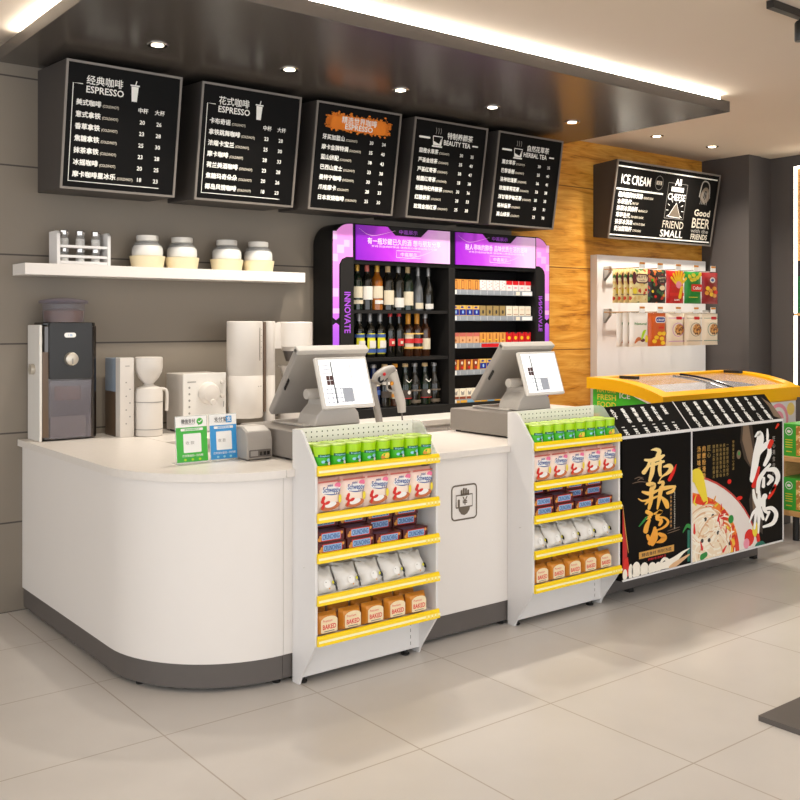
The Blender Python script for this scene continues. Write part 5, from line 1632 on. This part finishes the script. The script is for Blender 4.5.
def white_bag():
    t = thing('candy_bag', '', 'candy bag', (0, 0, 0), 'white candy bags on the fourth rack shelves')
    rn_ = random.Random(11)
    q = pillow_mb(0.113, 0.082, 0.096, 'foil_white', 3, n=12)
    for k, v in enumerate(q.v):
        e_ = 0.0022 * math.sin(v.x * 170 + v.z * 60) + 0.0016 * math.sin(v.z * 210 - v.x * 90)
        q.v[k] = Vector((v.x + 0.012 * (v.z / 0.094) * -1, v.y + (e_ if v.y > 0 else -e_) + 0.34 * v.z - 0.004, v.z))
    q.build('bag', t)
    MB().tube([(-0.018, 0.030, 0.082), (-0.036, 0.040, 0.093), (-0.050, 0.046, 0.100), (-0.062, 0.050, 0.112)], [0.026, 0.014, 0.007, 0.012], 'foil_shadow', 10).build('twisted_end', t)
    fr = Frame((0, -0.0475, 0), (1, -0.12, 0), (0, 0.30, 1))
    q = MB()
    q.ell(fr, 0.020, 0.046, 0.0075, 0.0125, 0.002, 'black_gloss', 12, 0.3)
    q.ell(fr, 0.012, 0.050, 0.0045, 0.0065, 0.003, 'label_yellow', 10)
    q.ell(fr, -0.014, 0.048, 0.016, 0.016, 0.001, 'paper_white', 14)
    q.ell(fr, -0.008, 0.028, 0.003, 0.003, 0.003, 'nut', 8)
    q.ell(fr, -0.020, 0.054, 0.002, 0.002, 0.003, 'brown_ink', 8)
    q.build('print', t)
    return Repeat(t)


def bread_bag():
    t = thing('bread_bag', '', 'bread bag', (0, 0, 0), 'orange bread bags on the lowest rack shelves')
    pillow_mb(0.102, 0.056, 0.088, 'bread_orange', 7).build('bag', t)
    q = MB(); fr = front(-0.0292)
    q.poly(fr, rr(-0.037, 0.041, 0.012, 0.066, 0.006) , 0, 'bread_label')
    q.ell(fr, 0.002, 0.062, 0.036, 0.014, 0.0001, 'bread_label', 20)
    q.text(fr, 'BAKED', 0.002, 0.026, 0.026, 0.0006, 'red_ink', 'c', fit=0.064, bold=0.04)
    q.text(fr, 'Premium', -0.006, 0.054, 0.014, 0.0006, 'red_ink', 'c', fit=0.045)
    q.rect(fr, -0.022, 0.026, 0.0165, 0.019, 0.0006, 'brown_ink')
    q.build('print', t)
    return Repeat(t)


TUB, TUBY, PINK, CHOC, WHT, BRD = green_tub(False), green_tub(True), pink_bag(), choc_box(), white_bag(), bread_bag()
for ri, x0 in enumerate(RX):
    sd = ('left', 'right')[ri]
    for j in range(8):
        x = x0 + 0.052 + j * 0.0745
        yel = j in (4, 7)
        (TUBY if yel else TUB).put((x, 3.228, SZ[0]), 'green snack tub with %s print, %s from the left, front row, %s rack' % ('yellow' if yel else 'blue and white', ORD[j], sd))
    for j in range(8):
        TUB.put((x0 + 0.048 + j * 0.0745, 3.294, SZ[0]), 'green snack tub, %s from the left, back row of the %s snack rack' % (ORD[j], sd))
    for j in range(5):
        PINK.put((x0 + 0.0735 + j * 0.1185, 3.226, SZ[1]), 'pink biscuit bag, %s from the left, front row, %s snack rack' % (ORD[j], sd))
    for j in range(5):
        PINK.put((x0 + 0.080 + j * 0.1185, 3.292, SZ[1]), 'pink biscuit bag, %s from the left, back row, %s snack rack' % (ORD[j], sd))
    for j in range(4):
        CHOC.put((x0 + 0.082 + j * 0.1415, 3.228, SZ[2]), 'brown chocolate box, %s from the left, front row bottom, %s snack rack' % (ORD[j], sd))
        if j < 2:
            CHOC.put((x0 + 0.076 + j * 0.1415, 3.229, SZ[2] + 0.0445), 'brown chocolate box, %s from the left, front row upper layer, %s snack rack' % (ORD[j], sd))
    for lv in range(3):
        for j in range(4):
            CHOC.put((x0 + 0.082 + j * 0.1385 + 0.004 * lv, 3.292, SZ[2] + 0.0445 * lv), 'brown chocolate box, %s from the left, back row, %s layer, %s rack' % (ORD[j], ('bottom', 'middle', 'top')[lv], sd))
    for j in range(5):
        WHT.put((x0 + 0.072 + j * 0.115, 3.236, SZ[3]), 'white candy bag with twisted end, %s from the left, %s snack rack' % (ORD[j], sd), rz=0.1)
    for j in range(5):
        BRD.put((x0 + 0.068 + j * 0.114, 3.230, SZ[4]), 'orange bread bag, %s from the left, front row, %s snack rack' % (ORD[j], sd))
    for j in range(5):
        BRD.put((x0 + 0.062 + j * 0.114, 3.298, SZ[4]), 'orange bread bag, %s from the left, back row, %s snack rack' % (ORD[j], sd))

# ================================================================== CHEST FREEZER
t = thing('chest_freezer', 'yellow-rimmed chest freezer with a curved glass lid, behind the poster counter', 'freezer', (5.7, 4.03, 0))
FX0, FX1, FY0, FY1 = 4.97, 6.56, 3.735, 4.35
q = MB()
q.box(FX0 + 0.03, FX1 - 0.03, FY0 + 0.02, FY1 - 0.03, 0.08, 0.62, 'freezer_white')
for a in ((FX0 + 0.03, FX0 + 0.09, FY0 + 0.02, FY1 - 0.03), (FX1 - 0.09, FX1 - 0.03, FY0 + 0.02, FY1 - 0.03), (FX0 + 0.09, FX1 - 0.09, FY0 + 0.02, FY0 + 0.08), (FX0 + 0.09, FX1 - 0.09, FY1 - 0.09, FY1 - 0.03)):
    q.box(*a, 0.62, 0.895, 'freezer_inside')
q.build('body', t)
MB().prism([(FX0 + 0.03, 0.0), (FX1 - 0.03, 0.0), (FX1 - 0.03, 0.08), (FX0 + 0.03, 0.08)], 1, FY0 + 0.06, FY1 - 0.06, 'plinth_grey').build('plinth', t)
# end print on the left side
q = MB()
frl = Frame((FX0 + 0.0295, FY1 - 0.03, 0), (0, -1, 0), (0, 0, 1))
q.poly(frl, [(0.0, 0.1), (0.56, 0.1), (0.56, 0.90), (0.0, 0.94)], 0, 'freezer_yellow')
q.poly(frl, [(0.0, 1.0), (0.16, 1.03), (0.30, 0.985), (0.46, 0.93), (0.0, 0.84)], 0.0005, 'leaf_green')
q.poly(frl, [(0.0, 0.80), (0.25, 0.86), (0.45, 0.93), (0.55, 0.88), (0.55, 0.12), (0.0, 0.12)], 0.0007, 'swirl_yellow')
for k, s_ in enumerate(('NATURE', 'FRESH', 'FOOD')):
    q.text(frl, s_, 0.035, 0.985 - k * 0.048, 0.05, 0.001, 'lemon', fit=0.16, bold=0.03)
q.text(frl, 'ICE', 0.22, 0.955, 0.05, 0.001, 'paper_white', fit=0.09, bold=0.03)
q.build('end_print', t)
q = MB()
frf = front(FY0 + 0.0195, 0, 0)
q.rect(frf, FX0 + 0.03, FX1 - 0.03, 0.1, 0.89, 0, 'freezer_white')
for cx, cz, r_, m in ((6.30, 0.76, 0.13, 'swirl_pink'), (6.30, 0.76, 0.10, 'freezer_white'), (6.30, 0.76, 0.07, 'swirl_pink'), (6.30, 0.76, 0.035, 'freezer_white'), (6.46, 0.83, 0.05, 'swirl_yellow'), (6.20, 0.55, 0.1, 'swirl_yellow'), (5.7, 0.6, 0.2, 'swirl_pink'), (5.3, 0.6, 0.2, 'swirl_yellow')):
    q.ell(frf, cx, cz, r_, r_ * 0.9, 0.0006 + 0.0003 * len(q.f), m, 28)
q.build('front_print', t)
def lid_z(y):
    k = (FY1 - y) / (FY1 - FY0)
    return 1.082 - 0.004 * k - 0.092 * k ** 2.6
NY = 14
ys = [FY0 + (FY1 - FY0) * i / NY for i in range(NY + 1)]
q = MB()
rim = 0.11
def sheet(mb, xs, y_list, m, dz=0.0, smooth=True, thick=0.0):
    vs = [(x, y, lid_z(y) + dz) for y in y_list for x in xs]
    n = len(xs)
    fs_ = [(j * n + i, j * n + i + 1, (j + 1) * n + i + 1, (j + 1) * n + i) for j in range(len(y_list) - 1) for i in range(n - 1)]
    mb.add(vs, fs_, m, smooth)
    if thick:
        mb.add([(x, y, lid_z(y) + dz - thick) for y in y_list for x in xs], [f[::-1] for f in fs_], m, smooth)
        M = len(y_list)
        def wall(idx, flip):
            P = [vs[k_] for k_ in idx]
            Q = [(p_[0], p_[1], p_[2] - thick) for p_ in P]
            f_ = [(i, i + 1, len(P) + i + 1, len(P) + i) for i in range(len(P) - 1)]
            mb.add(P + Q, [g[::-1] for g in f_] if flip else f_, m, smooth)
        wall([j * n for j in range(M)], False); wall([j * n + n - 1 for j in range(M)], True)
        wall(list(range(n)), True); wall([(M - 1) * n + i for i in range(n)], False)
TH = 0.075
sheet(q, [FX0, FX0 + rim], ys, 'freezer_yellow', thick=TH)
sheet(q, [FX1 - rim, FX1], ys, 'freezer_yellow', thick=TH)
yf_ = [FY0 - 0.012, FY0, FY0 + 0.045]
sheet(q, [FX0 + rim, (FX0 + FX1) / 2, FX1 - rim], [FY0, FY0 + 0.03, FY0 + 0.06], 'freezer_yellow', thick=TH + 0.015)
sheet(q, [FX0 + rim, (FX0 + FX1) / 2, FX1 - rim], [FY1 - 0.07, FY1 - 0.03, FY1], 'freezer_yellow', thick=TH)
q.box(FX0 + 0.02, FX1 - 0.02, FY0 + 0.01, FY0 + 0.08, 0.885, 0.94, 'freezer_yellow')
q.build('rim', t, bevel=0.014, seg=3)
yi = [FY0 + 0.055 + (FY1 - 0.065 - FY0 - 0.055) * i / NY for i in range(NY + 1)]
mid = (FX0 + FX1) / 2
for k, (xa, xb, dz) in enumerate(((FX0 + rim - 0.01, mid + 0.04, -0.006), (mid - 0.04, FX1 - rim + 0.01, -0.016))):
    q = MB()
    sheet(q, [xa, xb], yi, 'freezer_glass', dz=dz, thick=0.005)
    g = q.build('sliding_glass', t)
    xe = xb if k == 0 else xa
    MB().tube([(xe, y, lid_z(y) + dz + 0.004) for y in yi[::3]], 0.008, 'black_gloss', 8).build('edge_strip', g)
    hx = xa + 0.05 if k == 0 else xb - 0.05
    hy = 4.13 if k == 0 else 4.20
    MB().prism(rr(hx - 0.018, hx + 0.018, hy - 0.09, hy + 0.06, 0.012, 3), 2, lid_z(hy) + dz + 0.006, lid_z(hy) + dz + 0.026, 'black_plastic').build('grip', g)

# ================================================================== SNACK WALL PANEL
t = thing('snack_wall_panel', 'white peg panel with two hook rails on the wood wall behind the freezer', 'display panel', (6.5, W, 0.6))
MB().box(5.80, 7.205, 4.97, W - 0.001, 0.55, 1.968, 'white_metal').build('panel', t, bevel=0.003)
RAILZ = (1.858, 1.53)
HX = [5.935, 6.15, 6.372, 6.60, 6.825]
BY = 4.60
for z in RAILZ:
    r = MB().tube([(5.87, 4.925, z - 0.01), (7.18, 4.925, z - 0.01)], 0.006, 'chrome', 8, sm=False).build('hook_rail', t)
    for x in (5.875, 7.16):
        MB().prism([(4.97, z - 0.09), (4.97, z + 0.02), (4.915, z + 0.02), (4.915, z - 0.03), (4.945, z - 0.06)], 0, x, x + 0.03, 'steel').build('bracket', t)
    for k, x in enumerate(HX):
        MB().tube([(x - 0.105, 4.925, z - 0.006), (x - 0.105, BY - 0.03, z - 0.006)], 0.004, 'chrome', 8, sm=False).build('peg_hook', t)
        q = MB().box(x - 0.14, x - 0.075, BY - 0.036, BY - 0.033, z - 0.012, z + 0.035, 'tag_white')
        q.rect(front(BY - 0.0362), x - 0.138, x - 0.077, z + 0.018, z + 0.033, 0.0005, 'bread_orange')
        q.build('price_ticket', t)


def hang_bag(label, base, deco, x, z, w_=0.215, h=0.25, y=BY, cat='snack bag', group='snack bags on the peg panel'):
    t = thing('snack_bag', label, cat, (x, y, z - h), group)
    q = pillow_mb(w_, 0.035, h, base, 6)
    q.v = [v + Vector((x, y, z - h)) for v in q.v]
    q.build('bag', t)
    d = MB()
    fr0 = front(y - 0.019, x, z - h)
    fr = lambda a, b, c_=0.0: fr0(a * 1.27, b * 0.95, c_)
    deco(d, fr)
    if d.f:
        d.build('print', t)
    return t


def dk_cream(q, f):
    q.rrect(f, -0.045, 0.075, 0.15, 0.225, 0.03, 0, 'plum'); q.rrect(f, -0.036, 0.066, 0.16, 0.215, 0.025, 0.0006, 'bread_label')
    q.text(f, 'NUTTY', 0.015, 0.19, 0.028, 0.0012, 'plum', 'c', bold=0.02); q.text(f, 'snacks', 0.015, 0.168, 0.02, 0.0012, 'plum', 'c')
    q.ell(f, -0.055, 0.19, 0.018, 0.05, 0.0003, 'plum', 14); q.ell(f, -0.05, 0.09, 0.02, 0.025, 0.0003, 'lemon', 12); q.ell(f, 0.05, 0.1, 0.012, 0.012, 0.0003, 'berry_red', 10)
    q.rect(f, -0.075, 0.06, 0.06, 0.066, 0.0003, 'brown_ink')
def dk_black(q, f):
    q.rrect(f, -0.01, 0.075, 0.15, 0.225, 0.03, 0, 'plum'); q.rrect(f, -0.004, 0.069, 0.16, 0.215, 0.025, 0.0006, 'board_case')
    q.text(f, 'NUTTY', 0.032, 0.19, 0.022, 0.0012, 'bread_label', 'c', bold=0.02); q.text(f, 'snacks', 0.032, 0.17, 0.016, 0.0012, 'bread_label', 'c')
    q.ell(f, 0.035, 0.12, 0.026, 0.02, 0.0005, 'bread_label', 14)
    for a, b, m in ((-0.055, 0.09, 'lemon'), (-0.06, 0.18, 'leaf_green'), (-0.03, 0.05, 'berry_red'), (0.05, 0.06, 'nut')):
        q.ell(f, a, b, 0.012, 0.012, 0.0005, m, 10)
def dk_red(q, f):
    for k in range(7):
        a = 0.6 + k * 0.32
        q.stroke(f, [(0.02, 0.13), (0.02 + 0.11 * math.cos(a) * 0.8, 0.13 + 0.13 * math.sin(a))], [0.012, 0.02], 0, 'cig_yellow', False)
    q.ell(f, 0.02, 0.15, 0.028, 0.03, 0.0005, 'swirl_pink', 14); q.stroke(f, [(0.03, 0.05), (0.05, 0.13)], [0.03, 0.025], 0.0004, 'cig_yellow', False)
    q.rect(f, -0.07, 0.07, 0.06, 0.085, 0.0003, 'berry_red'); q.text(f, 'CHIPS', 0.0, 0.02, 0.02, 0.0006, 'paper_white', 'c', bold=0.03)
def dk_green(q, f):
    for a, b in ((-0.05, 0.22), (-0.01, 0.235), (0.03, 0.215), (0.055, 0.24), (-0.03, 0.195), (0.0, 0.2)):
        q.ell(f, a, b, 0.022, 0.016, 0.0003, 'lemon', 12, a * 20)
    q.rrect(f, -0.035, 0.08, 0.10, 0.16, 0.012, 0.0006, 'berry_red'); q.text(f, 'Color', 0.024, 0.116, 0.04, 0.0012, 'paper_white', 'c', fit=0.09, bold=0.03)
    q.rect(f, -0.06, 0.03, 0.05, 0.055, 0.0005, 'lemon')
def dk_wine(q, f):
    q.ell(f, 0.01, 0.2, 0.028, 0.024, 0.0003, 'foil_white', 14); q.ell(f, 0.01, 0.2, 0.016, 0.012, 0.0008, 'logo_blue', 12)
    for a, b, m in ((-0.04, 0.13, 'cig_yellow'), (-0.01, 0.11, 'nut'), (0.03, 0.13, 'cap_orange'), (0.0, 0.08, 'cig_yellow'), (0.045, 0.1, 'chili'), (0.03, 0.07, 'nut'), (-0.05, 0.09, 'cap_orange')):
        q.ell(f, a, b, 0.022, 0.018, 0.0004, m, 12)
def dk_white(q, f):
    q.text(f, 'Natural', 0.0, 0.17, 0.026, 0.0003, 'chili_green', 'c', fit=0.11, bold=0.02)
    q.stroke(f, [(-0.05, 0.03), (-0.02, 0.06), (0.02, 0.05)], [0.01, 0.03, 0.012], 0.0003, 'biscuit'); q.ell(f, 0.02, 0.05, 0.02, 0.014, 0.0006, 'plum', 12)
    q.stroke(f, [(0.01, 0.06), (0.03, 0.11), (0.05, 0.13)], [0.012, 0.024, 0.006], 0.0006, 'lime'); q.ell(f, 0.055, 0.06, 0.014, 0.03, 0.0003, 'lemon', 12)
def dk_orange(q, f):
    q.rrect(f, -0.03, 0.065, 0.185, 0.235, 0.018, 0.0004, 'paper_white'); q.rrect(f, -0.024, 0.059, 0.19, 0.229, 0.015, 0.0008, 'cig_blue'); q.text(f, 'CRISP', 0.018, 0.2, 0.024, 0.0014, 'paper_white', 'c', fit=0.07, bold=0.03)
    q.rect(f, 0.0, 0.05, 0.14, 0.155, 0.0004, 'berry_red')
    for a, b in ((-0.02, 0.07), (0.03, 0.06), (0.01, 0.1), (0.05, 0.1), (-0.04, 0.04), (0.04, 0.025)):
        q.ell(f, a, b, 0.022, 0.016, 0.0004, 'cig_yellow', 12)
def dk_cookie(line, cm):
    def d(q, f):
        q.rect(f, -0.08, 0.08, 0.222, 0.226, 0.0003, line); q.rect(f, -0.08, 0.08, 0.035, 0.039, 0.0003, line)
        q.rrect(f, -0.005, 0.05, 0.212, 0.236, 0.006, 0.0008, 'cig_red')
        q.ell(f, 0.015, 0.13, 0.056, 0.056, 0.0003, line, 24); q.ell(f, 0.015, 0.13, 0.052, 0.052, 0.0006, 'bag_ivory', 24); q.ell(f, 0.025, 0.13, 0.044, 0.046, 0.001, cm, 20)
    return d


z = RAILZ[0] - 0.016
for k in range(4):
    hang_bag('cream nut snack bag, %s of the four hanging on the first top-rail hook' % ('frontmost', 'second from front', 'third from front', 'rearmost')[k], 'bag_cream', dk_cream, HX[0] - 0.105 - 0.008 * k, z, y=BY + 0.045 * k)
hang_bag('black speckled nut snack bag on the top rail', 'bag_black', dk_black, HX[1] - 0.105, z)
hang_bag('red and yellow sunburst snack bag on the top rail', 'bag_red_base', dk_red, HX[2] - 0.105, z)
hang_bag('green snack bag with yellow leaves and red badge on the top rail', 'bag_green', dk_green, HX[3] - 0.105, z)
hang_bag('wine-red snack bag at the right end of the top rail', 'bag_wine_base', dk_wine, HX[4] - 0.105, z)
z = RAILZ[1] - 0.014
for k in range(3):
    hang_bag('white snack bag with brown nuts, %s of three on the lower rail' % ('frontmost', 'middle', 'rearmost')[k], 'bag_white', dk_white, HX[0] - 0.105 - 0.012 * k, z, y=BY + 0.05 * k)
for k in range(2):
    hang_bag('orange crisp bag with blue badge, %s of two on the lower rail' % ('front', 'rear')[k], 'bag_orange_base', dk_orange, HX[1] - 0.105 - 0.01 * k, z, y=BY + 0.05 * k)
for k in range(2):
    hang_bag('ivory cookie bag with purple ring, %s of two on the lower rail' % ('front', 'rear')[k], 'bag_ivory', dk_cookie('purple_line', 'plum' if k else 'cookie'), HX[2] - 0.105 - 0.01 * k, z, y=BY + 0.05 * k)
for k in range(2):
    hang_bag('ivory cookie bag with brown ring, %s of two on the lower rail' % ('front', 'rear')[k], 'bag_ivory', dk_cookie('brown_ink', 'cookie'), HX[3] - 0.105 - 0.01 * k, z, y=BY + 0.05 * k)
hang_bag('ivory cookie bag with teal ring at the right end of the lower rail', 'bag_ivory', dk_cookie('teal_ink', 'cookie'), HX[4] - 0.105, z)

# ================================================================== RIGHT SIDE: pasta shelf, lit showcase
t = thing('wooden_shelf_rack', 'low wooden shelf rack with green boxes at the right edge', 'shelf rack', (6.2, 3.2, 0))
for z in (0.555, 0.195):
    MB().box(6.0, 6.4, 2.6, 3.60, z - 0.032, z, 'tan_wood').build('shelf_board', t, bevel=0.003)
MB().box(6.37, 6.4, 2.6, 3.60, 0.08, 0.90, 'tan_wood').build('back_board', t)
MB().box(6.08, 6.37, 3.57, 3.595, 0.195, 0.523, 'tan_wood').build('end_board', t)
for y in (2.68, 3.47):
    for x in (6.04, 6.34):
        MB().tube([(x, y, 0), (x, y, 0.164)], 0.022, 'rubber_black', 10, sm=False).build('caster', t)
GB = thing('food_box', '', 'food box', (0, 0, 0), 'green pasta boxes on the wooden shelf rack')
MB().box(0, 0.26, -0.14, 0.14, 0, 0.215, 'box_green').build('carton', GB, bevel=0.002)
q = MB()
frg = Frame((-0.0006, 0.14, 0), (0, -1, 0), (0, 0, 1))
q.rect(frg, 0.10, 0.275, 0.01, 0.205, 0, 'pasta_print')
q.ell(frg, 0.05, 0.165, 0.026, 0.026, 0.0004, 'paper_white', 18); q.ell(frg, 0.05, 0.165, 0.021, 0.021, 0.0008, 'box_green', 18); q.ell(frg, 0.05, 0.165, 0.014, 0.010, 0.0012, 'paper_white', 14)
for k in range(4):
    q.rect(frg, 0.025, 0.075, 0.105 - k * 0.016, 0.111 - k * 0.016, 0.0004, 'lemon')
q.rect(frg, 0.03, 0.07, 0.028, 0.034, 0.0004, 'lemon')
for k in range(14):
    a, b, d_ = random.uniform(0.12, 0.26), random.uniform(0.025, 0.19), random.uniform(0, 3)
    q.stroke(frg, [(a, b), (min(0.272, a + 0.03 * math.cos(d_)), b + 0.012 * math.sin(d_))], 0.012, 0.0006, 'noodle', False)
q.build('print', GB)
GB = Repeat(GB)
for i, z in enumerate((0.555, 0.195)):
    for j in range(3):
        GB.put((6.03, 3.425 - j * 0.29, z), 'green pasta box on the %s shelf of the wooden rack, %s from the freezer' % (('upper', 'lower')[i], ORD[j]))

t = thing('lit_showcase', 'tall showcase with a glowing frame on the dark right wall', 'showcase', (7.5, 3.9, 0.85))
MB().box(7.45, 7.598, 3.4, 4.285, 0.85, 2.72, 'cab_black').build('casing', t)
q = MB()
for a in ((4.272, 4.29, 0.85, 2.72), (3.40, 3.418, 0.85, 2.72)):
    q.box(7.435, 7.45, a[0], a[1], a[2], a[3], 'led_warm')
q.box(7.435, 7.45, 3.418, 4.272, 2.702, 2.72, 'led_warm')
q.build('light_frame', t)
MB().box(7.444, 7.45, 3.42, 4.27, 1.95, 2.70, 'tan_wood').build('wood_back', t)
MB().box(7.40, 7.45, 3.42, 4.27, 1.50, 1.52, 'tan_wood').build('shelf', t)
for j in range(3):
    o = MB().box(7.41, 7.44, 4.04 - j * 0.25, 4.24 - j * 0.25, 1.52, 1.82, 'deep_green').build('storage_box', bevel=0.002)
    tag(o, 'dark green box on the lit showcase shelf, %s from the corner column' % ORD[j], 'box', 'dark green boxes in the lit showcase')

# low display platform just entering the lower right corner
t = thing('display_platform', 'low dark-edged display platform in the lower right corner', 'platform', (3.6, 1.6, 0))
MB().box(3.2, 3.7, 1.3, 1.985, 0.0, 0.02, 'plinth_grey').build('base', t)
MB().box(3.46, 3.7, 1.3, 1.95, 0.02, 0.05, 'white_metal').build('deck', t)
